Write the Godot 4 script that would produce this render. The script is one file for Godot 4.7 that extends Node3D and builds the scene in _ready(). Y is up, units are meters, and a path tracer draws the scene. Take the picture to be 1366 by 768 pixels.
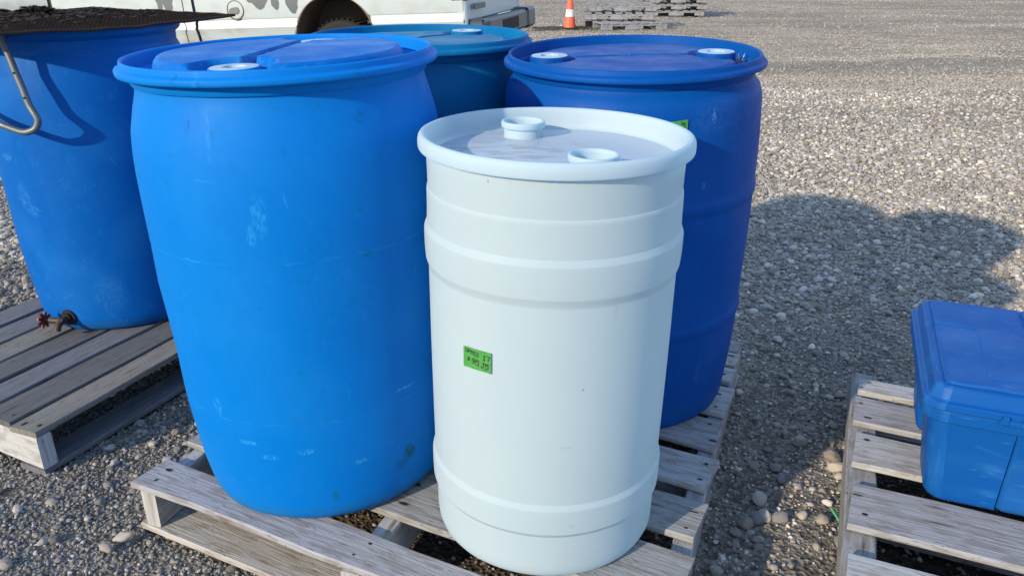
extends Node3D

const GROUND := 0.125                     # the pallet deck is the zero level of h; the gravel lies this far below it
var names := {}
var mats := {}
var rng := RandomNumberGenerator.new()

# ------------------------------------------------------------------ mesh helper
class Mesher:
	var v := PackedVector3Array()
	var n := PackedVector3Array()
	var uv := PackedVector2Array()
	var col := PackedColorArray()
	var idx := PackedInt32Array()
	var tint := Color.WHITE
	var use_col := false
	func vert(p: Vector3, t := Vector2.ZERO, nn := Vector3.ZERO) -> int:
		v.append(p); uv.append(t); n.append(nn); col.append(tint)
		return v.size() - 1
	func tri(a: int, b: int, c: int) -> void:
		idx.append(a); idx.append(b); idx.append(c)
	func quad(a: int, b: int, c: int, d: int) -> void:
		tri(a, b, c); tri(a, c, d)
	func flat_quad(a: Vector3, b: Vector3, c: Vector3, d: Vector3, ta := Vector2(0, 0), tb := Vector2(1, 0), tc := Vector2(1, 1), td := Vector2(0, 1)) -> void:
		var i := vert(a, ta); vert(b, tb); vert(c, tc); vert(d, td)
		quad(i, i + 1, i + 2, i + 3)
	# box given by centre and half axes, corners shaved
	func box(c: Vector3, hx: Vector3, hy: Vector3, hz: Vector3, ch := 0.0) -> void:
		var ax := [hx, hy, hz]
		for k in 3:
			var a: Vector3 = ax[k]; var b: Vector3 = ax[(k + 1) % 3]; var d: Vector3 = ax[(k + 2) % 3]
			var fb := b * (1.0 - ch / maxf(b.length(), 1e-6)); var fd := d * (1.0 - ch / maxf(d.length(), 1e-6))
			for s in [-1.0, 1.0]:
				var m: Vector3 = c + a * s
				oriented([m - fb - fd, m + fb - fd, m + fb + fd, m - fb + fd], a * s)
			if ch > 0.0:
				var fa := a * (1.0 - ch / maxf(a.length(), 1e-6))
				for s in [-1.0, 1.0]:
					for t in [-1.0, 1.0]:
						oriented([c + a * s + fb * t - fd, c + a * s + fb * t + fd, c + fa * s + b * t + fd, c + fa * s + b * t - fd], a.normalized() * s + b.normalized() * t)
	func oriented(q: Array, out: Vector3) -> void:
		var i := v.size()
		var nn := out.normalized()
		var e1: Vector3 = q[1] - q[0]; var e2: Vector3 = q[q.size() - 1] - q[0]
		var gn := e1.cross(e2).normalized()
		if gn.dot(nn) < 0: gn = -gn
		for k in q.size():
			vert(q[k], Vector2((q[k] as Vector3).dot(e1.normalized()), (q[k] as Vector3).dot(e2.normalized())), gn)
		for k in range(1, q.size() - 1):
			tri(i, i + k, i + k + 1)
	# surface of revolution; parts = list of smooth runs of Vector2(r, y)
	func lathe(runs: Array, seg := 72, at := Transform3D(), wob := 0.0, noise: FastNoiseLite = null, a0 := 0.0, a1 := TAU) -> void:
		var s_len := 0.0
		for run in runs:
			var base := v.size()
			var m: int = run.size()
			for i in m:
				var p: Vector2 = run[i]
				var q0: Vector2 = run[max(i - 1, 0)]; var q1: Vector2 = run[min(i + 1, m - 1)]
				var t := (q1 - q0)
				if t.length() < 1e-7: t = Vector2(0, 1)
				t = t.normalized()
				if i > 0: s_len += p.distance_to(run[i - 1])
				for j in seg + 1:
					var a := a0 + (a1 - a0) * j / seg
					var ca := cos(a); var sa := sin(a)
					var r := p.x
					if noise and wob > 0.0 and p.x > 0.02:
						r += wob * noise.get_noise_3d(ca * 60.0, p.y * 130.0, sa * 60.0)
					vert(at * Vector3(r * ca, p.y, r * sa), Vector2(a / TAU * 2.0, s_len), (at.basis * Vector3(t.y * ca, -t.x, t.y * sa)).normalized())
			for i in m - 1:
				for j in seg:
					var k := base + i * (seg + 1) + j
					quad(k, k + 1, k + seg + 2, k + seg + 1)
	# round tube along points
	func tube(pts: Array, r: float, seg := 10, caps := true, r_end := -1.0) -> void:
		var base := v.size()
		var m := pts.size()
		var side := Vector3.ZERO
		for i in m:
			var t: Vector3 = ((pts[min(i + 1, m - 1)] as Vector3) - (pts[max(i - 1, 0)] as Vector3)).normalized()
			if side == Vector3.ZERO:
				side = t.cross(Vector3.UP if absf(t.y) < 0.9 else Vector3.RIGHT).normalized()
			side = (side - t * side.dot(t)).normalized()
			var up := t.cross(side)
			var rr := r if r_end < 0 else lerpf(r, r_end, float(i) / (m - 1))
			for j in seg + 1:
				var a := TAU * j / seg
				var d := side * cos(a) + up * sin(a)
				vert(pts[i] + d * rr, Vector2(float(j) / seg, i * 0.1), d)
		for i in m - 1:
			for j in seg:
				var k := base + i * (seg + 1) + j
				quad(k, k + 1, k + seg + 2, k + seg + 1)
		if caps:
			for e in [0, m - 1]:
				var dir: Vector3 = (pts[0] - pts[1]).normalized() if e == 0 else (pts[m - 1] - pts[m - 2]).normalized()
				var c := vert(pts[e], Vector2.ZERO, dir)
				var ring := v.size()
				for j in seg + 1: vert(v[base + e * (seg + 1) + j], Vector2.ZERO, dir)
				for j in seg: tri(c, ring + j, ring + j + 1)
	func commit() -> ArrayMesh:
		var have := false
		for q in n:
			if q != Vector3.ZERO: have = true; break
		var acc := PackedVector3Array(); acc.resize(v.size())
		for k in range(0, idx.size(), 3):
			var a := idx[k]; var b := idx[k + 1]; var c := idx[k + 2]
			var fn := (v[c] - v[a]).cross(v[b] - v[a])
			var want := n[a] + n[b] + n[c]
			if want != Vector3.ZERO:
				if fn.dot(want) < 0.0:
					idx[k + 1] = c; idx[k + 2] = b
			else:
				acc[a] += fn; acc[b] += fn; acc[c] += fn
		for k in v.size():
			if n[k] == Vector3.ZERO:
				n[k] = acc[k].normalized() if acc[k].length() > 0 else Vector3.UP
		var arr := []
		arr.resize(Mesh.ARRAY_MAX)
		arr[Mesh.ARRAY_VERTEX] = v; arr[Mesh.ARRAY_NORMAL] = n; arr[Mesh.ARRAY_TEX_UV] = uv; arr[Mesh.ARRAY_INDEX] = idx
		if use_col: arr[Mesh.ARRAY_COLOR] = col
		var am := ArrayMesh.new()
		am.add_surface_from_arrays(Mesh.PRIMITIVE_TRIANGLES, arr)
		return am

# ------------------------------------------------------------------ naming helpers
func numbered(called: String) -> String:
	var k: int = names.get(called, 0)
	names[called] = k + 1
	return called if k == 0 else "%s_%03d" % [called, k]

func thing(called: String, label: String, category: String, group := "", at := Vector3.ZERO) -> Node3D:
	var o := Node3D.new()
	o.name = numbered(called)
	add_child(o)
	o.position = at
	o.set_meta("label", label); o.set_meta("category", category)
	if group != "": o.set_meta("group", group)
	return o

func obj(called: String, mesh: Mesh, m: Material, parent: Node) -> MeshInstance3D:
	var o := MeshInstance3D.new()
	o.name = numbered(called) if parent == self else called
	o.mesh = mesh
	o.material_override = m
	o.cast_shadow = GeometryInstance3D.SHADOW_CASTING_SETTING_ON
	parent.add_child(o, true)
	return o

func tag(o: Node, label: String, category: String, group := "") -> void:
	o.set_meta("label", label); o.set_meta("category", category)
	if group != "": o.set_meta("group", group)

func at_h(x: float, h: float, z: float) -> Vector3:
	return Vector3(x, h + GROUND, z)

# ------------------------------------------------------------------ materials
func fnl(sd: int, freq: float, oct := 3, type := FastNoiseLite.TYPE_SIMPLEX_SMOOTH) -> FastNoiseLite:
	var f := FastNoiseLite.new()
	f.seed = sd; f.frequency = freq; f.noise_type = type; f.fractal_octaves = oct
	if oct == 1: f.fractal_type = FastNoiseLite.FRACTAL_NONE
	return f

func mat(c: Color, rough := 0.7, metal := 0.0, spec := 0.5) -> StandardMaterial3D:
	var m := StandardMaterial3D.new()
	m.albedo_color = c; m.roughness = rough; m.metallic = metal; m.metallic_specular = spec
	return m

func tex(img: Image) -> ImageTexture:
	img.generate_mipmaps()
	return ImageTexture.create_from_image(img)

# weathered timber: u runs along the grain (1 m per tile), v across it (0.25 m per tile)
func wood_images(sd: int, light: Color, dark: Color) -> Array:
	var W := 512; var H := 256
	var img := Image.create(W, H, false, Image.FORMAT_RGB8)
	var hgt := Image.create(W, H, false, Image.FORMAT_RGB8)
	var g := fnl(sd, 0.02, 4); var st := fnl(sd + 5, 0.012, 3); var fine := fnl(sd + 9, 0.3, 2)
	var r := RandomNumberGenerator.new(); r.seed = sd
	var knots := []
	for k in 4: knots.append(Vector3(r.randf() * W, r.randf_range(20, H - 20), r.randf_range(4, 8)))
	for y in H:
		for x in W:
			var yy := float(y)
			var kn := 0.0
			for q in knots:
				var dx: float = (x - q.x) / 3.2; var dy: float = y - q.y
				var d := sqrt(dx * dx + dy * dy)
				yy += 9.0 * signf(dy) * exp(-d / (q.z * 1.6))
				if d < q.z: kn = maxf(kn, 1.0 - d / q.z)
			var gr := g.get_noise_2d(x * 0.30, yy * 5.0)                  # long streaks
			var fi := fine.get_noise_2d(x * 0.12, yy * 2.4)
			var cr := absf(g.get_noise_2d(x * 0.22 + 900.0, yy * 5.0 + 77.0))
			var crack := clampf(1.0 - cr / 0.022, 0.0, 1.0) * clampf(st.get_noise_2d(x * 2.0 + 50.0, y * 2.0) * 3.0 + 0.3, 0.0, 1.0)
			var t := clampf(0.66 + gr * 0.34 + fi * 0.24, 0.0, 1.0)
			var c := dark.lerp(light, t)
			var s := clampf(st.get_noise_2d(x * 1.5, y * 3.0 + 300.0) * 1.6, 0.0, 0.6)
			c = c.lerp(Color(0.42, 0.385, 0.34), s * 0.5)
			c = c.lerp(Color(0.13, 0.12, 0.11), crack * 0.75)
			c = c.lerp(Color(0.25, 0.18, 0.12), kn * 0.6)
			img.set_pixel(x, y, c)
			var hh := clampf(0.6 + gr * 0.5 + fi * 0.35 - crack * 0.5, 0, 1)
			hgt.set_pixel(x, y, Color(hh, hh, hh))
	hgt.bump_map_to_normal_map(2.2)
	return [tex(img), tex(hgt)]

func wood_set(sd: int, light: Color, dark: Color, tints: Array) -> Array:
	var im := wood_images(sd, light, dark)
	var out := []
	for t in tints:
		var m := mat(t, 0.86, 0.0, 0.3)
		m.albedo_texture = im[0]
		m.normal_enabled = true; m.normal_texture = im[1]; m.normal_scale = 0.45
		out.append(m)
	return out

# blow-moulded plastic with scuffs, dust and pale scratches; u tiles twice round the drum, v is metres of height
func plastic(sd: int, base: Color, scuff: Color, amount: float, rough: float, mould := Color(0, 0, 0, 0), lines := [], marks := []) -> StandardMaterial3D:
	var N := 512
	var img := Image.create(N, N, false, Image.FORMAT_RGB8)
	var a := fnl(sd, 0.006, 4); var b := fnl(sd + 3, 0.05, 3); var c := fnl(sd + 7, 0.4, 1)
	for y in N:
		for x in N:
			var q := base
			var broad := a.get_noise_2d(x, y)
			q = q.lerp(scuff, clampf(broad * 0.35 * amount + 0.03, 0.0, 0.25))
			var wear := clampf((b.get_noise_2d(x, y * 0.6) - 0.32) * 2.0, 0.0, 1.0)
			q = q.lerp(scuff, wear * 0.22 * amount)
			if c.get_noise_2d(x * 3.0, y * 3.0) > 0.86: q = q.lerp(scuff, 0.35 * amount)
			if mould.a > 0.0:
				var d := clampf((b.get_noise_2d(x + 700.0, y + 90.0) - 0.52) * 4.0, 0.0, 1.0)
				q = q.lerp(Color(mould, 1.0), d * mould.a)
			img.set_pixel(x, y, q)
	var r := RandomNumberGenerator.new(); r.seed = sd
	for l in lines:                                             # rubbed mould line round the drum
		for x in N:
			var y := posmod(int(l * N + 1.2 * b.get_noise_2d(x * 2.0, 5.0)), N)
			var al := clampf(0.30 + b.get_noise_2d(x * 0.8, 40.0 + l * 300.0) * 0.7, 0.0, 0.6)
			img.set_pixel(x, y, img.get_pixel(x, y).lerp(scuff, al))
	for q in marks:                                             # [degrees round from +z, height, width m, height m, colour, strength, streakiness]
		var cx: float = fposmod((90.0 - q[0]) / 180.0, 1.0) * N; var cy: float = fposmod(0.245 + q[1] * 1.01, 1.0) * N
		var rx: float = q[2] * 0.5 * N / 0.90; var ry: float = q[3] * 0.5 * N
		for yy in range(int(cy - ry) - 1, int(cy + ry) + 2):
			for xx in range(int(cx - rx) - 1, int(cx + rx) + 2):
				var e := 1.0 - Vector2((xx - cx) / rx, (yy - cy) / ry).length()
				if e <= 0.0: continue
				var nn := c.get_noise_2d(xx * (2.0 if q[6] > 0 else 0.9), yy * (0.25 if q[6] > 0 else 0.9)) + b.get_noise_2d(xx * 2.0, yy * 2.0)
				var al: float = clampf(e * 2.5, 0, 1) * clampf(0.45 + nn * 1.1, 0.0, 1.0) * q[5]
				var px := posmod(xx, N); var py := posmod(yy, N)
				img.set_pixel(px, py, img.get_pixel(px, py).lerp(q[4], al))
	for k in int(70 * amount):
		var p := Vector2(r.randf() * N, r.randf() * N)
		var ang := r.randf_range(-0.7, 0.7) + (PI / 2 if r.randf() < 0.35 else 0.0)
		var ln := r.randf_range(4, 26)
		var al := r.randf_range(0.1, 0.45)
		for i in int(ln):
			var x := posmod(int(p.x + cos(ang) * i), N); var y := posmod(int(p.y + sin(ang) * i), N)
			img.set_pixel(x, y, img.get_pixel(x, y).lerp(scuff, al))
			if r.randf() < 0.3: img.set_pixel(posmod(x + 1, N), y, img.get_pixel(posmod(x + 1, N), y).lerp(scuff, al * 0.6))
	var m := mat(Color.WHITE, rough, 0.0, 0.3)
	m.albedo_texture = tex(img)
	var nt := NoiseTexture2D.new()
	nt.width = 256; nt.height = 256; nt.seamless = true; nt.noise = fnl(sd + 11, 0.03, 4)
	var gr := Gradient.new(); gr.set_color(0, Color(rough - 0.1, rough - 0.1, rough - 0.1)); gr.set_color(1, Color(rough + 0.12, rough + 0.12, rough + 0.12))
	nt.color_ramp = gr
	m.metallic_specular = 0.22
	m.roughness = 1.0
	m.roughness_texture = nt
	return m

func make_materials() -> void:
	mats.grey_wood = wood_set(11, Color(0.69, 0.705, 0.72), Color(0.50, 0.505, 0.51), [Color(1, 1, 1), Color(0.9, 0.9, 0.92), Color(1, 0.98, 0.95), Color(0.86, 0.86, 0.86)])
	mats.old_wood = wood_set(31, Color(0.51, 0.53, 0.555), Color(0.36, 0.375, 0.395), [Color(1, 1, 1), Color(0.88, 0.88, 0.9), Color(1, 0.96, 0.9), Color(0.8, 0.79, 0.78)])
	mats.pale_wood = mat(Color(1.0, 1.0, 1.0), 0.86, 0, 0.3)
	mats.pale_wood.albedo_texture = wood_images(51, Color(0.70, 0.72, 0.735), Color(0.58, 0.59, 0.60))[0]
	mats.nail = mat(Color(0.10, 0.085, 0.075), 0.8, 0.2)
	mats.azure = plastic(101, Color(0.0, 0.425, 0.765), Color(0.20, 0.57, 0.85), 0.45, 0.56, Color(0.0, 0.33, 0.3, 0.2), [0.494, 0.82], [[1.5, 0.655, 0.035, 0.09, Color(0.32, 0.62, 0.87), 0.34, 1], [-2.0, 0.62, 0.02, 0.05, Color(0.36, 0.64, 0.88), 0.34, 1], [-12.5, 0.785, 0.010, 0.11, Color(0.30, 0.61, 0.88), 0.28, 1], [-20, 0.80, 0.006, 0.03, Color(0.03, 0.2, 0.4), 0.35, 1],
		[49.0, 0.115, 0.035, 0.045, Color(0.05, 0.30, 0.16), 0.75, 0], [44.0, 0.095, 0.04, 0.03, Color(0.08, 0.28, 0.25), 0.4, 0], [36.0, 0.565, 0.02, 0.016, Color(0.03, 0.36, 0.36), 0.6, 0], [40.0, 0.80, 0.03, 0.02, Color(0.05, 0.30, 0.48), 0.4, 0], [14, 0.07, 0.02, 0.03, Color(0.1, 0.36, 0.36), 0.5, 0],
		[-18, 0.20, 0.05, 0.012, Color(0.5, 0.72, 0.92), 0.42, 0], [-10, 0.17, 0.04, 0.014, Color(0.5, 0.72, 0.92), 0.36, 0], [5, 0.185, 0.05, 0.015, Color(0.5, 0.72, 0.92), 0.4, 0], [26, 0.14, 0.03, 0.012, Color(0.55, 0.75, 0.92), 0.45, 0], [-30, 0.27, 0.025, 0.05, Color(0.45, 0.7, 0.92), 0.35, 1], [48, 0.27, 0.07, 0.008, Color(0.5, 0.72, 0.92), 0.5, 0],
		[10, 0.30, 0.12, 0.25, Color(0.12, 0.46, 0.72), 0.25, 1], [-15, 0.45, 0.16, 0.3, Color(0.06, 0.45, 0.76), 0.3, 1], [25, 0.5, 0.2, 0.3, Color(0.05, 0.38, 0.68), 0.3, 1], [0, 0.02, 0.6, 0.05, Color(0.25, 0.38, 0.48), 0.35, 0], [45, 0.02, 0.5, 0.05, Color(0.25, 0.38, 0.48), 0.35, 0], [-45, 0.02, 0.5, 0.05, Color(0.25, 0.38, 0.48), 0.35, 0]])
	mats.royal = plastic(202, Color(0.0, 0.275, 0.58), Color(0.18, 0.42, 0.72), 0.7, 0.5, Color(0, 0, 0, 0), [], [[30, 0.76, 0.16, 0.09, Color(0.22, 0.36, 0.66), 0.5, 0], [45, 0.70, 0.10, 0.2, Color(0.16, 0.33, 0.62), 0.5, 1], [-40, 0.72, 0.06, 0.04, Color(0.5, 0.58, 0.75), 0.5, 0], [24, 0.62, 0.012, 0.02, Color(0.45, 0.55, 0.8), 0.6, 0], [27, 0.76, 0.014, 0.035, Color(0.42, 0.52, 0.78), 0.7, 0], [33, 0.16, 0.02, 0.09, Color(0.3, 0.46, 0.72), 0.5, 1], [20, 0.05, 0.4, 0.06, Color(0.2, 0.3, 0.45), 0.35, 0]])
	mats.teal = plastic(303, Color(0.0, 0.375, 0.60), Color(0.35, 0.58, 0.70), 0.6, 0.55)
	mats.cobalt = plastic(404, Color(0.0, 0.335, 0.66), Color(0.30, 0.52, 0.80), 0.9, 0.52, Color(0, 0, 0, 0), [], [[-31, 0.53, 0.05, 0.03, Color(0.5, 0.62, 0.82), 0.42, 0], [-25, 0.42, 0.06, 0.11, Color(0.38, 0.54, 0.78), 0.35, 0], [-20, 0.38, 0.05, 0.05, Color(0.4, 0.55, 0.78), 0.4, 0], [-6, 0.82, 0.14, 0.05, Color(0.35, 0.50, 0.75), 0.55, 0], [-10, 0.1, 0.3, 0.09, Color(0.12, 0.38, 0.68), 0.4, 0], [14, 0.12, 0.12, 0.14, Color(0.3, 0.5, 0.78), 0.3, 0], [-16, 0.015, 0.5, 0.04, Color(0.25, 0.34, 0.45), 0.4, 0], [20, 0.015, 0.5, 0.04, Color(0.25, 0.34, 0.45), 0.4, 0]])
	mats.azure_lid = plastic(111, Color(0.0, 0.37, 0.70), Color(0.42, 0.60, 0.80), 1.7, 0.5)
	mats.royal_lid = plastic(212, Color(0.03, 0.26, 0.57), Color(0.40, 0.48, 0.66), 1.5, 0.46)
	mats.teal_lid = plastic(313, Color(0.10, 0.40, 0.58), Color(0.55, 0.64, 0.70), 1.8, 0.5)
	mats.tote = plastic(505, Color(0.05, 0.30, 0.585), Color(0.36, 0.54, 0.76), 1.3, 0.46)
	mats.white = plastic(606, Color(0.805, 0.885, 0.92), Color(0.86, 0.91, 0.93), 0.5, 0.5, Color(0, 0, 0, 0), [], [[-20, 0.72, 0.5, 0.06, Color(0.84, 0.85, 0.80), 0.5, 0], [20, 0.72, 0.5, 0.06, Color(0.84, 0.85, 0.80), 0.5, 0], [-30, 0.70, 0.006, 0.006, Color(0.5, 0.47, 0.4), 0.8, 0], [12, 0.36, 0.007, 0.006, Color(0.55, 0.53, 0.48), 0.8, 0], [-4, 0.71, 0.006, 0.006, Color(0.5, 0.5, 0.45), 0.7, 0], [6, 0.25, 0.03, 0.004, Color(0.7, 0.72, 0.7), 0.6, 0], [25, 0.5, 0.012, 0.05, Color(0.76, 0.8, 0.8), 0.4, 1], [10, 0.09, 0.02, 0.006, Color(0.72, 0.73, 0.7), 0.4, 0]])
	for w in ["white"]:
		(mats[w] as StandardMaterial3D).backlight_enabled = true
		(mats[w] as StandardMaterial3D).backlight = Color(0.92, 0.97, 1.0)
	mats.white_lid = lid_dirt(607)
	mats.plug = plastic(707, Color(0.60, 0.71, 0.80), Color(0.44, 0.52, 0.58), 1.8, 0.4)
	mats.black_rubber = mat(Color(0.05, 0.05, 0.052), 0.8)
	mats.brass = mat(Color(0.27, 0.24, 0.19), 0.6, 0.5)
	mats.red_paint = mat(Color(0.33, 0.085, 0.075), 0.5)
	mats.steel_tube = mat(Color(0.38, 0.42, 0.45), 0.5, 0.45)
	mats.rust = mat(Color(0.105, 0.088, 0.09), 0.9, 0.25, 0.3)
	mats.leaf_litter = mat(Color(0.095, 0.078, 0.072), 0.95)

# off-white head with grey dust scuffs on one side
func lid_dirt(sd: int) -> StandardMaterial3D:
	var N := 512
	var img := Image.create(N, N, false, Image.FORMAT_RGB8)
	var a := fnl(sd, 0.014, 4); var b := fnl(sd + 1, 0.03, 4)
	for y in N:
		for x in N:
			var c := Color(0.635, 0.70, 0.765)
			var w := clampf(1.35 - Vector2(x - 140, y - 280).length() / 190.0, 0.0, 1.0)
			var s := clampf((a.get_noise_2d(x * 0.8, y * 2.2) + 0.04) * 3.0, 0.0, 1.0) * w
			c = c.lerp(Color(0.56, 0.575, 0.57), s * 0.7)
			var cr := absf(b.get_noise_2d(x * 0.8 + 400.0, y * 1.8))
			c = c.lerp(Color(0.34, 0.34, 0.33), clampf(1.0 - cr / 0.035, 0, 1) * clampf(w * 1.3, 0, 1) * clampf(a.get_noise_2d(x + 80.0, y * 2.0) * 4.0, 0, 1))
			img.set_pixel(x, y, c)
	var m := mat(Color.WHITE, 0.38)
	m.albedo_texture = tex(img)
	return m

# ------------------------------------------------------------------ pallets
# one sawn board: axis x along its length, centred, thickness y, width z
func board_mesh(l: float, t: float, w: float, sd: int, rough_edge := 0.0018) -> ArrayMesh:
	var r := RandomNumberGenerator.new(); r.seed = sd
	var ms := Mesher.new()
	var seg := 7
	var ch := minf(0.003, t * 0.2)
	var rings := []
	var bow := r.randf_range(-0.0015, 0.0015)
	for i in seg + 1:
		var x := (float(i) / seg - 0.5) * l
		if i == 0 or i == seg: x += r.randf_range(-0.004, 0.004)
		var e0 := r.randf_range(-1, 1) * rough_edge; var e1 := r.randf_range(-1, 1) * rough_edge
		var lift := bow * (1.0 - pow(2.0 * i / seg - 1.0, 2.0)) - absf(bow)
		var z0 := -w / 2 + e0; var z1 := w / 2 + e1; var y0 := -t / 2 + lift; var y1 := t / 2 + lift
		var skew := r.randf_range(-0.002, 0.002) if i == 0 or i == seg else 0.0
		rings.append([Vector3(x + skew, y1, z0 + ch), Vector3(x - skew, y1, z1 - ch), Vector3(x - skew, y1 - ch, z1), Vector3(x - skew, y0 + ch, z1), Vector3(x - skew, y0, z1 - ch), Vector3(x + skew, y0, z0 + ch), Vector3(x + skew, y0 + ch, z0), Vector3(x + skew, y1 - ch, z0)])
	var off := Vector2(r.randf(), r.randf() * 1.0)
	var mid := Vector3.ZERO
	var gird := 0.0
	for k in 8:
		var k2 := (k + 1) % 8
		var wd: float = (rings[0][k] as Vector3).distance_to(rings[0][k2])
		var b := ms.v.size()
		for i in seg + 1:
			var p0: Vector3 = rings[i][k]; var p1: Vector3 = rings[i][k2]
			var out := Vector3(0, (p0.y + p1.y) / 2 / t, (p0.z + p1.z) / 2 / w)
			if k == 0: out = Vector3.UP
			elif k == 4: out = Vector3.DOWN
			elif k == 2: out = Vector3.BACK
			elif k == 6: out = Vector3.FORWARD
			out = out.normalized()
			ms.vert(p0, off + Vector2(p0.x, gird / 0.25), out)
			ms.vert(p1, off + Vector2(p1.x, (gird + wd) / 0.25), out)
		gird += wd
		for i in seg:
			var q := b + i * 2
			ms.quad(q, q + 1, q + 3, q + 2)
	for e in [0, seg]:
		var dir := Vector3.LEFT if e == 0 else Vector3.RIGHT
		var b := ms.v.size()
		for k in 8:
			var p: Vector3 = rings[e][k]
			ms.vert(p, off + Vector2(0.3 + p.y * 0.4, p.z / 0.25), dir)
		for k in range(1, 7): ms.tri(b, b + k, b + k + 1)
	return ms.commit()

func frame_of(o: Vector3, along: Vector3) -> Transform3D:
	var x := along.normalized()
	var z := x.cross(Vector3.UP).normalized()
	return Transform3D(Basis(x, Vector3.UP, z), o)

# A pallet on skewed axes: deck boards run along u from o, rows are spaced along w. rows: [k0, k1] of each deck board.
func pallet(called: String, label: String, o: Vector2, u: Vector2, w: Vector2, length: float, rows: Array, stringers: Array, depth0: float, depth1: float, bottoms: Array, wood: Array, sd: int, group := "", end_wood: Material = null) -> Node3D:
	var r := RandomNumberGenerator.new(); r.seed = sd
	var root := thing(called, label, "pallet", group, Vector3(o.x, 0, o.y))
	var U := Vector3(u.x, 0, u.y).normalized(); var Wv := Vector3(w.x, 0, w.y).normalized()
	var perp := absf(U.cross(Wv).y)
	var sperp := perp
	var top := GROUND
	var nails := Mesher.new()
	for row in rows:
		var k0: float = row[0]; var k1: float = row[1]
		var dl := r.randf_range(-0.004, 0.004); var s0 := r.randf_range(-0.003, 0.003)
		var c: Vector3 = U * (length / 2 + s0) + Wv * ((k0 + k1) / 2)
		var m := board_mesh(length + dl, 0.016, (k1 - k0) * perp, r.randi(), 0.0036)
		var b := obj("deck_board", m, wood[r.randi() % wood.size()], root)
		b.transform = frame_of(c + Vector3(0, top - 0.008, 0), U.rotated(Vector3.UP, r.randf_range(-0.006, 0.006)))
		for s in stringers:
			var sm: float = (s[0] + s[1]) / 2
			for q in ([0.25, 0.72] if k1 - k0 > 0.08 else [0.5]):
				var p: Vector3 = U * (sm + r.randf_range(-0.012, 0.012)) + Wv * lerpf(k0, k1, q + r.randf_range(-0.06, 0.06)) + Vector3(0, top + 0.0006, 0)
				if r.randf() < 0.2: continue
				var e := U * r.randf_range(0.003, 0.013); var f := Wv * r.randf_range(0.0018, 0.0045)
				nails.oriented([p - e, p - e * 0.5 - f, p + e * 0.5 - f, p + e, p + e * 0.5 + f, p - e * 0.5 + f], Vector3.UP)
	for s in stringers:
		var wd: float = s[1] - s[0]
		var ext: float = s[2] if s.size() > 2 else 0.0
		var c: Vector3 = U * ((s[0] + s[1]) / 2) + Wv * ((depth0 + depth1 + ext) / 2)
		var b := obj("stringer", board_mesh(depth1 - depth0 + ext, 0.090, wd * sperp, r.randi(), 0.0015), end_wood if end_wood and s == stringers[0] else wood[r.randi() % wood.size()], root)
		b.transform = frame_of(c + Vector3(0, top - 0.0625, 0), Wv)
	for row in bottoms:
		var c: Vector3 = U * (length / 2) + Wv * ((row[0] + row[1]) / 2)
		var b := obj("bottom_board", board_mesh(length, 0.016, (row[1] - row[0]) * perp, r.randi(), 0.002), wood[r.randi() % wood.size()], root)
		b.transform = frame_of(c + Vector3(0, top - 0.117, 0), U)
	var nm := obj("nail_heads", nails.commit(), mats.nail, root)
	nm.set_meta("kind", "stuff")
	return root

# ------------------------------------------------------------------ drums
# moulded head: two raised pads divided by a channel that ends in the two bung wells. Channel lies along local z before turning.
func drum_head(r_out: float, floor_y: float, pad: float, turn: float, bung_r: float) -> ArrayMesh:
	var ms := Mesher.new()
	var rings := 44; var seg := 120
	var nz := fnl(77, 6.0, 2)
	for i in rings + 1:
		var r := r_out * float(i) / rings
		for j in seg + 1:
			var a := TAU * j / seg
			var x := r * cos(a); var z := r * sin(a)
			var t := x * sin(turn) + z * cos(turn)            # along the channel
			var c := x * cos(turn) - z * sin(turn)            # across it
			var m := smoothstep(0.0, 0.020, r_out - 0.028 - r) * smoothstep(0.003, 0.013, absf(c))
			for s in [-1.0, 1.0]:
				m *= smoothstep(0.056, 0.072, Vector2(c, t - s * (bung_r + 0.010)).length())
			var y := floor_y + pad * m + 0.006 * m * (1.0 - r * r / (r_out * r_out)) + 0.0012 * nz.get_noise_2d(x, z)
			ms.vert(Vector3(x, y, z), Vector2(x, z) * 1.1)
	for i in rings:
		for j in seg:
			var k := i * (seg + 1) + j
			ms.quad(k, k + 1, k + seg + 2, k + seg + 1)
	# sew the seam
	var am := ms
	return am.commit()

func tilt_node(n: Node3D, tx: float, tz: float) -> void:
	# lean: tx brings the top towards +z, tz towards +x
	n.basis = Basis(Vector3(1, -tz, 0).normalized(), Vector3(tz, 1, tx).normalized(), Vector3(0, -tx, 1).normalized()).orthonormalized()

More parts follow.
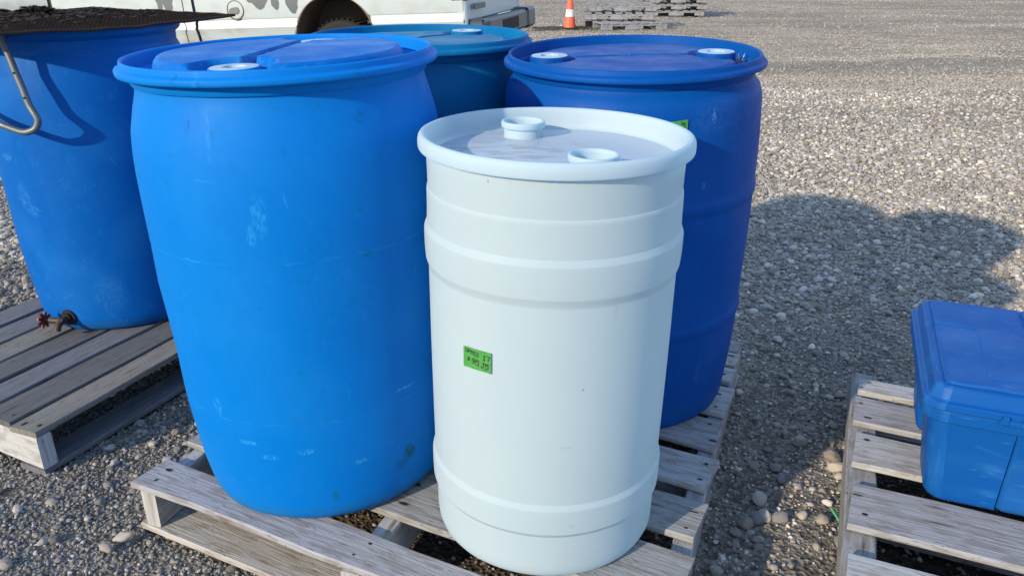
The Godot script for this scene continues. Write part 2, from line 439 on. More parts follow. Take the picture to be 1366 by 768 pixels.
func blue_drum(label: String, x: float, z: float, tx: float, tz: float, H: float, R: float, body: Array, m: Material, turn: float, pad: float, bungs := true, sd := 1, lid_m: Material = null) -> Node3D:
	var root := thing("plastic_drum", label, "barrel", "closed-head plastic drums", at_h(x, 0, z))
	tilt_node(root, tx, tz)
	var nz := fnl(sd, 0.03, 2)
	var ms := Mesher.new()
	# outer wall up to the neck, then the rolled flange and lip
	ms.lathe([[Vector2(0.0, 0.004), Vector2(R * 0.80, 0.002)], body], 128, Transform3D(), 0.0022, nz)
	obj("drum_wall", ms.commit(), m, root)
	var f := Mesher.new()
	var nr: float = (body[body.size() - 1] as Vector2).x
	f.lathe([[Vector2(nr - 0.001, H - 0.0445), Vector2(nr + 0.0005, H - 0.034), Vector2(nr + 0.003, H - 0.029), Vector2(nr + 0.008, H - 0.0265), Vector2(R - 0.003, H - 0.0255)],
		[Vector2(R - 0.003, H - 0.0255), Vector2(R - 0.0005, H - 0.0245), Vector2(R + 0.0005, H - 0.0215), Vector2(R + 0.0005, H - 0.0165), Vector2(R - 0.0008, H - 0.0142), Vector2(R - 0.0035, H - 0.0130)],
		[Vector2(R - 0.0035, H - 0.0130), Vector2(R - 0.0085, H - 0.0105)],
		[Vector2(R - 0.0085, H - 0.0105), Vector2(R - 0.0095, H - 0.0035), Vector2(R - 0.0105, H - 0.0010), Vector2(R - 0.0125, H), Vector2(R - 0.0150, H - 0.0012), Vector2(R - 0.0162, H - 0.0040)],
		[Vector2(R - 0.0162, H - 0.0040), Vector2(R - 0.0175, H - 0.020), Vector2(R - 0.0195, H - 0.034), Vector2(R - 0.024, H - 0.043)]], 128, Transform3D(), 0.0014, fnl(sd + 2, 0.05, 3))
	obj("rim", f.commit(), m, root)
	var floor_y := H - 0.042
	obj("drum_head", drum_head(R - 0.0245, floor_y, pad, turn, 0.19), lid_m if lid_m else m, root)
	if bungs:
		for s in [-1.0, 1.0]:
			var p := Vector3(sin(turn) * 0.19 * s, floor_y, cos(turn) * 0.19 * s)
			var b := Mesher.new()
			b.lathe([[Vector2(0.047, -0.004), Vector2(0.047, 0.014), Vector2(0.0455, 0.0165)], [Vector2(0.0455, 0.0165), Vector2(0.044, 0.017), Vector2(0.044, 0.032), Vector2(0.043, 0.0345), Vector2(0.0415, 0.0355), Vector2(0.0405, 0.0352)]], 48)
			var bn := obj("bung", b.commit(), m, root)
			bn.position = p
			var pl := Mesher.new()
			pl.lathe([[Vector2(0.0408, 0.0350), Vector2(0.040, 0.0362), Vector2(0.022, 0.0366), Vector2(0.020, 0.0360)], [Vector2(0.020, 0.0360), Vector2(0.019, 0.031), Vector2(0.0, 0.030)]], 40)
			obj("plug", pl.commit(), mats.plug, bn)
	return root

# pixel lettering for the hand-written tags
const GLYPH := {
	"O": [14, 17, 17, 17, 17, 17, 14], "P": [30, 17, 17, 30, 16, 16, 16], "R": [30, 17, 17, 30, 20, 18, 17], "E": [31, 16, 16, 30, 16, 16, 31],
	"S": [15, 16, 16, 14, 1, 1, 30], "$": [4, 15, 20, 14, 5, 30, 4], "9": [14, 17, 17, 15, 1, 2, 12], "5": [31, 16, 30, 1, 1, 17, 14],
	"1": [4, 12, 4, 4, 4, 4, 14], "7": [31, 1, 2, 2, 4, 4, 4], "J": [7, 2, 2, 2, 2, 18, 12], "?": [14, 17, 1, 2, 4, 0, 4]}

func scrawl(img: Image, text: String, x0: float, y0: float, s: float, slope: float, ink: Color) -> void:
	var r := RandomNumberGenerator.new(); r.seed = text.hash()
	for ci in text.length():
		var ch := text[ci]
		if not GLYPH.has(ch): continue
		var dy := r.randf_range(-0.4, 0.4) * s
		for row in 7:
			for c in 5:
				if (int(GLYPH[ch][row]) >> (4 - c)) & 1:
					var px := x0 + (ci * 5.7 + c + (6 - row) * 0.12) * s; var py := y0 + row * s + (ci * 5.7 + c) * s * slope + dy
					for yy in range(int(py - s * 0.55), int(py + s * 0.6) + 1):
						for xx in range(int(px - s * 0.55), int(px + s * 0.6) + 1):
							if xx >= 0 and yy >= 0 and xx < img.get_width() and yy < img.get_height():
								img.set_pixel(xx, yy, ink.lerp(img.get_pixel(xx, yy), 0.12))

func tag_material(lines: Array, sd: int) -> StandardMaterial3D:
	var img := Image.create(256, 168, false, Image.FORMAT_RGB8)
	var nz := fnl(sd, 0.02, 3)
	for y in 168:
		for x in 256:
			var k := 0.05 * nz.get_noise_2d(x, y)
			img.set_pixel(x, y, Color(0.24 + k, 0.54 + k, 0.25 + k))
	for l in lines: scrawl(img, l[0], l[1], l[2], l[3], l[4], Color(0.03, 0.07, 0.05))
	var m := mat(Color.WHITE, 0.6)
	m.albedo_texture = tex(img)
	return m

func curved_tag(radius: float, a0: float, a1: float, h0: float, h1: float, tilt: float, lift := 0.0012) -> ArrayMesh:
	var ms := Mesher.new()
	var seg := 10
	for i in seg + 1:
		var t := float(i) / seg
		var a := deg_to_rad(lerpf(a0, a1, t))
		var dir := Vector3(sin(a), 0, cos(a))
		var curl := lift + 0.002 * pow(absf(2 * t - 1), 6.0)
		for k in 2:
			ms.vert(dir * (radius + curl) + Vector3(0, (h1 if k == 0 else h0) + tilt * (t - 0.5), 0), Vector2(t, k), dir)
	for i in seg: ms.quad(i * 2, i * 2 + 1, i * 2 + 3, i * 2 + 2)
	return ms.commit()

# ------------------------------------------------------------------ ground
func ground_height(x: float, z: float) -> float:
	var h := 0.010 * gn0.get_noise_2d(x, z) + 0.007 * gn1.get_noise_2d(x, z)
	var far := smoothstep(4.0, 11.0, -z)
	h += far * (0.05 * gn2.get_noise_2d(x * 0.55, z * 1.5) + 0.02 * gn0.get_noise_2d(x * 0.7 + 90.0, z * 1.4))
	return h - 0.012
var gn0: FastNoiseLite
var gn1: FastNoiseLite
var gn2: FastNoiseLite
var gn3: FastNoiseLite

# share of fine dark silt (1) against clean stone (0)
func silt(x: float, z: float) -> float:
	var alley := smoothstep(0.55, 0.15, absf(x - (0.42 - (z + 1.3) * 0.45) - 0.12)) * smoothstep(-3.4, -2.2, z)
	var p := clampf(gn3.get_noise_2d(x, z) * 1.3 + 0.2, 0.0, 1.0)
	var lane := smoothstep(0.9, 0.0, absf(-z - 9.2 - 0.15 * x)) * 0.7 * smoothstep(-3.0, 1.0, x)
	return clampf(maxf(alley * 0.95, maxf(p * 0.55, lane)), 0.0, 1.0)

# darker brown ground with fewer loose stones under the pallets (1 inside their footprints)
func pallet_footprint(x: float, z: float) -> float:
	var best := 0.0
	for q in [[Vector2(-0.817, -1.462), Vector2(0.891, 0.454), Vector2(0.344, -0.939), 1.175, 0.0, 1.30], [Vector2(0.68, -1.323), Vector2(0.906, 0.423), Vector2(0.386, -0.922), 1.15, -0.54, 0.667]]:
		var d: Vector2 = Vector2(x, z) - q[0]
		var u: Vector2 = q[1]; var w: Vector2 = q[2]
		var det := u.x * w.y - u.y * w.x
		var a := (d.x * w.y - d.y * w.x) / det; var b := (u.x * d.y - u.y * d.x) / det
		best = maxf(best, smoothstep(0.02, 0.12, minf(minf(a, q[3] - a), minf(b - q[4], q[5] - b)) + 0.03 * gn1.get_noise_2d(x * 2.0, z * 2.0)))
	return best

# broad patches of dustier and dirtier gravel, drawn out across the yard by traffic
func patchy(x: float, z: float) -> float:
	return 1.0 + (0.20 * gn2.get_noise_2d(x * 0.6 + 40.0, z * 2.2) + 0.12 * gn0.get_noise_2d(x * 0.3, z * 1.3 + 70.0)) * smoothstep(2.0, 5.0, -z)

func build_ground() -> void:
	var xs := PackedFloat32Array(); var zs := PackedFloat32Array()
	var x := -3.2
	while x < 4.6: xs.append(x); x += 0.045
	var st := 0.05
	var lo := []
	x = -3.2
	while x > -160.0: st *= 1.11; x -= st; lo.append(x)
	lo.reverse()
	st = 0.05; x = xs[xs.size() - 1]
	while x < 160.0: st *= 1.09; x += st; xs.append(x)
	var all_x := PackedFloat32Array(lo); all_x.append_array(xs)
	var z := 0.4
	st = 0.3
	var near := []
	while z < 40.0: near.append(z); st *= 1.4; z += st
	near.reverse()
	for q in near: zs.append(q)
	z = 0.35; st = 0.045
	while z > -260.0:
		zs.append(z)
		if z < -6.0: st *= 1.022
		z -= st
	var ms := Mesher.new(); ms.use_col = true
	var dark := Color(0.27, 0.255, 0.235); var pale := Color(0.56, 0.52, 0.455)
	for zz in zs:
		for xx in all_x:
			var s := silt(xx, zz)
			var k := (0.9 + 0.2 * gn1.get_noise_2d(xx * 3.0, zz * 3.0)) * patchy(xx, zz)
			var far := smoothstep(3.0, 9.0, -zz)
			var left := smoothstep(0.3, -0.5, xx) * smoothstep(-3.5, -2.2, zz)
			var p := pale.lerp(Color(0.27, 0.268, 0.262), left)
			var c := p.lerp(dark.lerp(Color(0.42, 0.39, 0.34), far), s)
			if zz > -3.2 and zz < 0.0: c = c.lerp(Color(0.115, 0.10, 0.085), pallet_footprint(xx, zz))  # ground colour turns darker brown inside the pallet footprints
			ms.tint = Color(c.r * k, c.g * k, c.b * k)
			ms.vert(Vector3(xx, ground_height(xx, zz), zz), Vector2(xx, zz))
	var nx := all_x.size()
	for i in zs.size() - 1:
		for j in nx - 1:
			var k := i * nx + j
			# z falls with i, x grows with j: clockwise seen from above
			ms.quad(k, k + nx, k + nx + 1, k + 1)
	for k in range(0, ms.idx.size(), 3):                 # make sure it faces up
		var a := ms.v[ms.idx[k]]; var b := ms.v[ms.idx[k + 1]]; var c := ms.v[ms.idx[k + 2]]
		if (c - a).cross(b - a).y < 0:
			var t := ms.idx[k + 1]; ms.idx[k + 1] = ms.idx[k + 2]; ms.idx[k + 2] = t
	var m := mat(Color.WHITE, 0.95, 0.0, 0.25)
	m.vertex_color_use_as_albedo = true
	var at := NoiseTexture2D.new()
	at.width = 1024; at.height = 1024; at.seamless = true
	var cn := fnl(5, 0.11, 1, FastNoiseLite.TYPE_CELLULAR); cn.cellular_return_type = FastNoiseLite.RETURN_CELL_VALUE
	at.noise = cn
	var g := Gradient.new()
	g.set_color(0, Color(0.56, 0.55, 0.54)); g.set_color(1, Color(1, 0.98, 0.95))
	g.add_point(0.5, Color(0.78, 0.77, 0.75))
	at.color_ramp = g
	m.albedo_texture = at
	var ht := NoiseTexture2D.new()
	ht.width = 1024; ht.height = 1024; ht.seamless = true; ht.as_normal_map = true; ht.bump_strength = 9.0
	var hn := fnl(5, 0.11, 1, FastNoiseLite.TYPE_CELLULAR); ht.bump_strength = 5.0; hn.cellular_return_type = FastNoiseLite.RETURN_DISTANCE
	ht.noise = hn
	m.normal_enabled = true; m.normal_texture = ht; m.normal_scale = 1.0
	m.uv1_scale = Vector3(0.8, 0.8, 1)
	var o := obj("gravel_ground", ms.commit(), m, self)
	o.set_meta("kind", "structure"); o.set_meta("label", "grey-beige gravel yard stretching away to the top")

func ico(sub: int) -> Array:
	var t := (1.0 + sqrt(5.0)) / 2.0
	var p := [Vector3(-1, t, 0), Vector3(1, t, 0), Vector3(-1, -t, 0), Vector3(1, -t, 0), Vector3(0, -1, t), Vector3(0, 1, t), Vector3(0, -1, -t), Vector3(0, 1, -t), Vector3(t, 0, -1), Vector3(t, 0, 1), Vector3(-t, 0, -1), Vector3(-t, 0, 1)]
	for k in 12: p[k] = (p[k] as Vector3).normalized()
	var f := [[0, 11, 5], [0, 5, 1], [0, 1, 7], [0, 7, 10], [0, 10, 11], [1, 5, 9], [5, 11, 4], [11, 10, 2], [10, 7, 6], [7, 1, 8], [3, 9, 4], [3, 4, 2], [3, 2, 6], [3, 6, 8], [3, 8, 9], [4, 9, 5], [2, 4, 11], [6, 2, 10], [8, 6, 7], [9, 8, 1]]
	for s in sub:
		var mid := {}
		var nf := []
		for q in f:
			var e := []
			for k in 3:
				var a: int = q[k]; var b: int = q[(k + 1) % 3]
				var key := Vector2i(mini(a, b), maxi(a, b))
				if not mid.has(key):
					mid[key] = p.size(); p.append(((p[a] as Vector3) + (p[b] as Vector3)).normalized())
				e.append(mid[key])
			nf.append_array([[q[0], e[0], e[2]], [q[1], e[1], e[0]], [q[2], e[2], e[1]], [e[0], e[1], e[2]]])
		f = nf
	return [p, f]

func stone_mesh(sd: int, sub: int, lump: float, planes: int) -> ArrayMesh:
	var d := ico(sub)
	var nz := fnl(sd, 0.8, 2)
	var r := RandomNumberGenerator.new(); r.seed = sd
	var cuts := []
	for k in planes:
		cuts.append([Vector3(r.randf_range(-1, 1), r.randf_range(-1, 1), r.randf_range(-1, 1)).normalized(), r.randf_range(0.6, 0.85)])
	var ms := Mesher.new()
	var sc := Vector3(1.0, r.randf_range(0.5, 0.72), r.randf_range(0.68, 0.95))
	for q in d[0]:
		var p: Vector3 = q * (1.0 + lump * nz.get_noise_3dv(q * 1.6))
		for c in cuts:
			var over: float = p.dot(c[0]) - c[1]
			if over > 0: p -= c[0] * over * 0.85
		ms.vert(p * sc)
	for t in d[1]:
		var a: Vector3 = ms.v[t[0]]; var b: Vector3 = ms.v[t[1]]; var c: Vector3 = ms.v[t[2]]
		if (c - a).cross(b - a).dot(a + b + c) < 0: ms.tri(t[0], t[2], t[1])
		else: ms.tri(t[0], t[1], t[2])
	return ms.commit()

func stone_tint(r: RandomNumberGenerator) -> Color:
	var b := r.randf_range(0.22, 0.52)
	if r.randf() < 0.15: b = r.randf_range(0.55, 0.78)
	var warm := r.randf_range(0.0, 0.12)
	if r.randf() < 0.15: warm += 0.10
	return Color(b * (1.0 + warm * 0.9), b * (1.0 + warm * 0.25), b * (1.0 - warm * 0.9))

func scatter(called: String, label: String, meshes: Array, m: Material, regions: Array, sd: int) -> void:
	# regions: [z_near, z_far, per square metre, size_min, size_max, silt_bias, x_left_slope, x_right_slope]
	var r := RandomNumberGenerator.new(); r.seed = sd
	var bufs := []
	for k in meshes.size(): bufs.append(PackedFloat32Array())
	for q in regions:
		var z0: float = q[0]; var z1: float = q[1]
		var wl: float = q[6]; var wr: float = q[7]
		var area := (wl + wr) * (z1 * z1 - z0 * z0) / 2.0 + 1.4 * (z1 - z0)
		var cnt := int(area * q[2])
		for k in cnt:
			var d := sqrt(lerpf(z0 * z0, z1 * z1, r.randf()))
			var x := r.randf_range(-wl * d - 0.5, wr * d + 0.9)
			var z := -d
			var s := silt(x, z)
			var keep := lerpf(1.0 - s, s, q[5]) if q[5] >= 0 else 1.0
			if q[5] == 0.0: keep = 1.0 - 0.93 * s
			if z > -2.9 and x > -1.0 and x < 2.4: keep *= 1.0 - 0.85 * pallet_footprint(x, z)
			if r.randf() > keep: continue
			var lead := pow(r.randf(), 2.2)
			var size := lerpf(q[3], q[4], lead) * 0.5
			var yaw := r.randf() * TAU
			var bs := Basis.from_euler(Vector3(r.randf_range(-0.45, 0.45), yaw, r.randf_range(-0.45, 0.45))).scaled(Vector3.ONE * size)
			var y := ground_height(x, z) + size * r.randf_range(0.05, 0.42)
			var c := stone_tint(r)
			var pk := patchy(x, z)
			if z < -8.0: c = c.lerp(Color(0.40, 0.375, 0.33), 0.55)
			c = Color(c.r * pk, c.g * pk, c.b * pk)
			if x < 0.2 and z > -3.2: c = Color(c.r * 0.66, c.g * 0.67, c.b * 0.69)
			var vi := r.randi() % meshes.size()
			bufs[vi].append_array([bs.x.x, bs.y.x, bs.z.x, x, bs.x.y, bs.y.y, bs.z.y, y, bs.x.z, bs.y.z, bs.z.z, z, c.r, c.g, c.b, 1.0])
	var root := Node3D.new()
	root.name = numbered(called)
	add_child(root)
	root.set_meta("kind", "stuff"); root.set_meta("label", label); root.set_meta("category", "gravel")
	for k in meshes.size():
		var mm := MultiMesh.new()
		mm.transform_format = MultiMesh.TRANSFORM_3D; mm.use_colors = true
		mm.mesh = meshes[k]
		mm.instance_count = bufs[k].size() / 16
		mm.buffer = bufs[k]
		var mi := MultiMeshInstance3D.new()
		mi.name = "stones"
		mi.multimesh = mm; mi.material_override = m
		mi.set_meta("kind", "stuff")
		root.add_child(mi, true)

# ------------------------------------------------------------------ the pickup
func panel_side(x0: float, x1: float, prof: Array, sill: float, arch_x: float, arch: Vector3, zoff: float, sgn: float, nx: int) -> ArrayMesh:
	# prof: [y, bulge] from top to bottom. arch = half width, rise, centre height
	var ms := Mesher.new()
	var m := prof.size()
	for i in nx + 1:
		var x := lerpf(x0, x1, float(i) / nx)
		var bot := sill
		var dx := absf(x - arch_x) / arch.x
		if dx < 1.0: bot = maxf(sill, arch.z + arch.y * pow(1.0 - pow(dx, 2.4), 1.0 / 2.4))
		for k in m:
			var y := maxf(prof[k][0], bot)
			# bulge at that height
			var bz: float = prof[k][1]
			if y > prof[k][0] + 1e-5:
				for q in m - 1:
					if y <= prof[q][0] and y >= prof[q + 1][0]:
						bz = lerpf(prof[q + 1][1], prof[q][1], (y - prof[q + 1][0]) / maxf(prof[q][0] - prof[q + 1][0], 1e-5))
			ms.vert(Vector3(x, y, zoff + sgn * bz), Vector2(x, y), Vector3.ZERO)
	for i in nx:
		for k in m - 1:
			var a := i * m + k
			if sgn > 0: ms.quad(a, a + m, a + m + 1, a + 1)
			else: ms.quad(a, a + 1, a + m + 1, a + m)
	for k in range(0, ms.idx.size(), 3):
		var a := ms.v[ms.idx[k]]; var b := ms.v[ms.idx[k + 1]]; var c := ms.v[ms.idx[k + 2]]
		if (c - a).cross(b - a).z * sgn < 0:
			var t := ms.idx[k + 1]; ms.idx[k + 1] = ms.idx[k + 2]; ms.idx[k + 2] = t
	return ms.commit()

func truck_paint() -> StandardMaterial3D:
	# white paint peeling off in tongues to grey primer; u = metres along the side / 6, v = metres of height / 2
	var W := 1024; var H := 512
	var img := Image.create(W, H, false, Image.FORMAT_RGB8)
	var nz := fnl(900, 0.02, 3); var ed := fnl(901, 0.05, 2)
	var tongues := [[-1.53, 0.80, 0.05], [-1.685, 0.835, 0.038], [-1.84, 0.842, 0.085], [-1.93, 0.90, 0.06], [-2.73, 0.83, 0.04], [-2.81, 0.83, 0.03], [-0.6, 1.02, 0.1], [-0.8, 0.99, 0.12], [-3.3, 1.0, 0.1]]
	for y in H:
		for x in W:
			var X := -6.0 * x / W; var Y := 2.0 * (H - y) / H
			var c := Color(0.68, 0.735, 0.755)
			var k := nz.get_noise_2d(x, y)
			c = c.lerp(Color(0.60, 0.61, 0.59), clampf(k * 0.5, 0, 0.3))
			c = c.lerp(Color(0.52, 0.47, 0.40), clampf((0.66 - Y) * 2.5 + k * 0.3, 0.0, 0.35))
			var e := 0.018 * ed.get_noise_2d(x * 0.6, y * 0.6)
			for t in tongues:
				var w: float = t[2] * sqrt(clampf((Y - t[1]) / 0.07, 0.0, 1.8))
				if Y > t[1] + e and absf(X - t[0] + e) < w: c = Color(0.37, 0.40, 0.42)
			if X < -3.98: c = Color(0.52, 0.57, 0.60).lerp(Color(0.44, 0.49, 0.52), clampf(k, 0, 1))
			img.set_pixel(x, y, c)
	var m := mat(Color.WHITE, 0.35, 0.0, 0.5)
	m.albedo_texture = tex(img)
	m.uv1_scale = Vector3(-1.0 / 6.0, -0.5, 1)
	m.uv1_offset = Vector3(0, 1, 0)
	return m

func build_truck() -> void:
	var root := thing("pickup_truck", "old white pickup truck with peeling paint parked behind the blue drums", "truck", "", Vector3(-0.345, 0, -6.9))
	root.rotation.y = deg_to_rad(-13.5)
	var rake := Transform3D(Basis(Vector3(0, 0, 1), deg_to_rad(2.5)), Vector3.ZERO)
	var paint := truck_paint()
	var plain := mat(Color(0.68, 0.735, 0.755), 0.35)
	var dark := mat(Color(0.035, 0.033, 0.03), 0.9)
	var grime := mat(Color(0.34, 0.29, 0.25), 0.9)
	var prof := [[1.36, -0.05], [1.33, -0.01], [1.15, 0.0], [0.90, 0.0], [0.772, -0.006], [0.766, -0.016], [0.757, -0.017], [0.751, -0.010], [0.735, -0.006], [0.712, -0.004], [0.704, 0.004], [0.690, 0.006], [0.680, -0.004], [0.62, -0.020], [0.50, -0.05]]
	var arch := Vector3(0.39, 0.535, 0.40)
	var put := func(called: String, mesh: Mesh, m: Material, parent: Node = null) -> MeshInstance3D:
		var o := obj(called, mesh, m, root if parent == null else parent)
		if parent == null: o.transform = rake
		return o
	var W := 1.95
	put.call("bed_side", panel_side(-2.47, -0.02, prof, 0.52, -1.17, arch, 0.0, 1.0, 90), paint)
	put.call("bed_side", panel_side(-2.47, -0.02, prof, 0.52, -1.17, arch, -W, -1.0, 40), plain)
	put.call("cab_side", panel_side(-3.96, -2.50, prof.slice(1), 0.50, 5.0, arch, 0.0, 1.0, 20), paint)
	put.call("cab_side", panel_side(-3.96, -2.50, prof.slice(1), 0.50, 5.0, arch, -W, -1.0, 20), plain)
	var fp := [[1.12, -0.04], [1.06, 0.0]]
	fp.append_array(prof.slice(3))
	put.call("front_wing", panel_side(-5.45, -3.99, fp, 0.50, -4.55, arch, 0.0, 1.0, 60), paint)
	put.call("front_wing", panel_side(-5.45, -3.99, fp, 0.50, -4.55, arch, -W, -1.0, 30), plain)
	# wheel housings, lips and inner structure
	for ax in [-1.17, -4.55]:
		for s in [0.0, -W]:
			var sg := 1.0 if s == 0.0 else -1.0
			var ms := Mesher.new()
			var lip := Mesher.new()
			var prev := []
			for i in 33:
				var t := PI * i / 32
				var cx := cos(t); var sx := sin(t)
				var px: float = ax + arch.x * signf(cx) * pow(absf(cx), 2.0 / 2.4); var py: float = arch.z + arch.y * pow(sx, 2.0 / 2.4)
				prev.append(Vector2(px, py))
			for i in 32:
				var a: Vector2 = prev[i]; var b: Vector2 = prev[i + 1]
				var z0: float = s - sg * 0.03; var z1: float = s - sg * 0.42
				ms.flat_quad(Vector3(a.x, a.y, z0), Vector3(b.x, b.y, z0), Vector3(b.x, b.y, z1), Vector3(a.x, a.y, z1))
				ms.flat_quad(Vector3(a.x, a.y, z1), Vector3(b.x, b.y, z1), Vector3(b.x, 0.42, z1), Vector3(a.x, 0.42, z1))
			var pts := []
			for q in prev: pts.append(Vector3(q.x, q.y, s - sg * 0.012))
			lip.tube(pts, 0.011, 6, true)
			put.call("wheel_housing", ms.commit(), grime)
			put.call("arch_lip", lip.commit(), mat(Color(0.42, 0.36, 0.31), 0.6))
	var fr := Mesher.new()
	fr.box(Vector3(-2.7, 0.60, -0.55), Vector3(2.6, 0, 0), Vector3(0, 0.07, 0), Vector3(0, 0, 0.05))
	fr.box(Vector3(-2.7, 0.60, -1.4), Vector3(2.6, 0, 0), Vector3(0, 0.07, 0), Vector3(0, 0, 0.05))
	fr.box(Vector3(-1.25, 0.75, -W / 2), Vector3(1.19, 0, 0), Vector3(0, 0.04, 0), Vector3(0, 0, 0.5))
	fr.box(Vector3(-1.17, 0.40, -W / 2), Vector3(0.06, 0, 0), Vector3(0, 0.06, 0), Vector3(0, 0, 0.72))
	put.call("frame_rails", fr.commit(), dark)
	# bed front, cab shell, bonnet
	var bd := Mesher.new()
	bd.box(Vector3(-2.46, 1.02, -W / 2), Vector3(0.012, 0, 0), Vector3(0, 0.32, 0), Vector3(0, 0, W / 2 - 0.06), 0.004)
	put.call("bed_front", bd.commit(), plain)
	var cab := Mesher.new()
	cab.box(Vector3(-3.23, 0.80, -W / 2), Vector3(0.70, 0, 0), Vector3(0, 0.26, 0), Vector3(0, 0, W / 2 - 0.09), 0.02)
	cab.box(Vector3(-3.15, 1.86, -W / 2), Vector3(0.52, 0, 0), Vector3(0, 0.03, 0), Vector3(0, 0, W / 2 - 0.2), 0.02)
	for s in [-0.10, -W + 0.10]:
		var inw := -0.1 if s > -1.0 else 0.1
		for px in [[-2.54, -2.65], [-3.18, -3.18], [-3.95, -3.66]]:
			cab.tube([Vector3(px[0], 1.30, s + 0.03 * signf(-inw)), Vector3(px[1], 1.86, s + inw)], 0.035, 8)
	put.call("cab_shell", cab.commit(), plain)
	var hood := Mesher.new()
	hood.oriented([Vector3(-3.97, 1.14, -0.06), Vector3(-5.4, 1.08, -0.08), Vector3(-5.4, 1.08, -W + 0.08), Vector3(-3.97, 1.14, -W + 0.06)], Vector3.UP)
	hood.box(Vector3(-5.43, 0.84, -W / 2), Vector3(0.03, 0, 0), Vector3(0, 0.24, 0), Vector3(0, 0, W / 2 - 0.03), 0.01)
	put.call("bonnet", hood.commit(), plain)
	var glass := mat(Color(0.05, 0.06, 0.065, 1), 0.08, 0.0, 0.6)
	for s in [-0.13, -W + 0.13]:
		var inw := -0.08 if s > -1.0 else 0.08
		var gm := Mesher.new()
		gm.oriented([Vector3(-2.58, 1.32, s), Vector3(-3.15, 1.32, s), Vector3(-3.15, 1.83, s + inw), Vector3(-2.68, 1.83, s + inw)], Vector3(0, 0, -signf(inw)))
		gm.oriented([Vector3(-3.21, 1.32, s), Vector3(-3.9, 1.32, s), Vector3(-3.66, 1.83, s + inw), Vector3(-3.21, 1.83, s + inw)], Vector3(0, 0, -signf(inw)))
		put.call("side_window", gm.commit(), glass)
	var ws := Mesher.new()
	ws.oriented([Vector3(-3.97, 1.15, -0.16), Vector3(-3.97, 1.15, -W + 0.16), Vector3(-3.66, 1.84, -W + 0.26), Vector3(-3.66, 1.84, -0.26)], Vector3(-1, 0.4, 0))
	ws.oriented([Vector3(-2.56, 1.32, -0.16), Vector3(-2.56, 1.32, -W + 0.16), Vector3(-2.64, 1.84, -W + 0.26), Vector3(-2.64, 1.84, -0.26)], Vector3(1, 0.1, 0))
	put.call("windscreen", ws.commit(), glass)
	# seams on the cab side
	for q in [[-2.60, 0.004], [-3.965, 0.006]]:
		var seam := Mesher.new()
		var pp := []
		for k in prof.size() - 1: pp.append(Vector3(q[0] + 0.012 * sin(k * 0.9), prof[k + 1][0], prof[k + 1][1] + 0.0005))
		seam.tube(pp, q[1], 5)
		put.call("door_seam", seam.commit(), mat(Color(0.25, 0.25, 0.24), 0.8))
	var gap := Mesher.new()
	gap.box(Vector3(-2.485, 0.93, -0.05), Vector3(0.016, 0, 0), Vector3(0, 0.42, 0), Vector3(0, 0, 0.012))  # dark strip stands for the shadow in the cab-to-bed gap
	put.call("bed_gap_dark", gap.commit(), dark)
	# fuel filler
	var fu := Mesher.new()
	var tf := Transform3D(Basis(Vector3(1, 0, 0), PI / 2), Vector3(-2.08, 0.845, 0.0))
	fu.lathe([[Vector2(0.071, -0.003), Vector2(0.075, 0.002), Vector2(0.080, 0.002), Vector2(0.084, -0.003)]], 40, tf)
	var fd: Node = put.call("fuel_door", fu.commit(), mat(Color(0.33, 0.33, 0.32), 0.6))
	var fi := Mesher.new()
	var gpts := []
	for k in 11:
		var a := TAU * k / 11
		var rr: float = [0.048, 0.05, 0.035, 0.028, 0.034, 0.05, 0.052, 0.04, 0.03, 0.03, 0.04][k]
		gpts.append(Vector3(-2.09 + cos(a) * rr, 0.838 + sin(a) * rr, 0.0025))
	fi.oriented(gpts, Vector3.BACK)
	obj("bare_patch", fi.commit(), mat(Color(0.40, 0.42, 0.43), 0.6), fd)
	# tailgate and rear
	var tg := Mesher.new()
	tg.box(Vector3(-0.03, 0.99, -W / 2), Vector3(0.03, 0, 0), Vector3(0, 0.30, 0), Vector3(0, 0, W / 2 - 0.11), 0.012)
	tg.box(Vector3(-0.028, 1.0, -W / 2), Vector3(0.034, 0, 0), Vector3(0, 0.16, 0), Vector3(0, 0, W / 2 - 0.35), 0.01)
	put.call("tailgate", tg.commit(), plain)
	for s in [-0.065, -W + 0.065]:
		var po := Mesher.new()
		po.box(Vector3(-0.035, 0.96, s), Vector3(0.04, 0, 0), Vector3(0, 0.37, 0), Vector3(0, 0, 0.055), 0.014)
		put.call("corner_post", po.commit(), plain)
		var tl := Mesher.new()
		tl.box(Vector3(-0.05, 1.02, s + (0.012 if s > -1 else -0.012)), Vector3(0.075, 0, 0), Vector3(0, 0.165, 0), Vector3(0, 0, 0.060), 0.012)
		put.call("tail_light", tl.commit(), mat(Color(0.30, 0.02, 0.03), 0.25))
	var lp := Mesher.new()
	lp.box(Vector3(0.034, 0.80, -0.32), Vector3(0.004, 0, 0), Vector3(0, 0.022, 0), Vector3(0, 0, 0.17), 0.002)
	put.call("tailgate_emblem", lp.commit(), mat(Color(0.35, 0.36, 0.36), 0.5))
	var bu := Mesher.new()
	bu.box(Vector3(0.075, 0.61, -W / 2), Vector3(0.065, 0, 0), Vector3(0, 0.085, 0), Vector3(0, 0, 0.93), 0.02)
	bu.box(Vector3(0.065, 0.64, -0.16), Vector3(0.075, 0, 0), Vector3(0, 0.065, 0), Vector3(0, 0, 0.11), 0.02)
	bu.box(Vector3(0.06, 0.615, -W + 0.12), Vector3(0.095, 0, 0), Vector3(0, 0.10, 0), Vector3(0, 0, 0.17), 0.03)
	var bmn: Node = put.call("rear_bumper", bu.commit(), mat(Color(0.34, 0.36, 0.38), 0.4, 0.6))
	var bp := Mesher.new()
	bp.box(Vector3(0.141, 0.61, -W / 2), Vector3(0.004, 0, 0), Vector3(0, 0.05, 0), Vector3(0, 0, 0.3), 0.002)
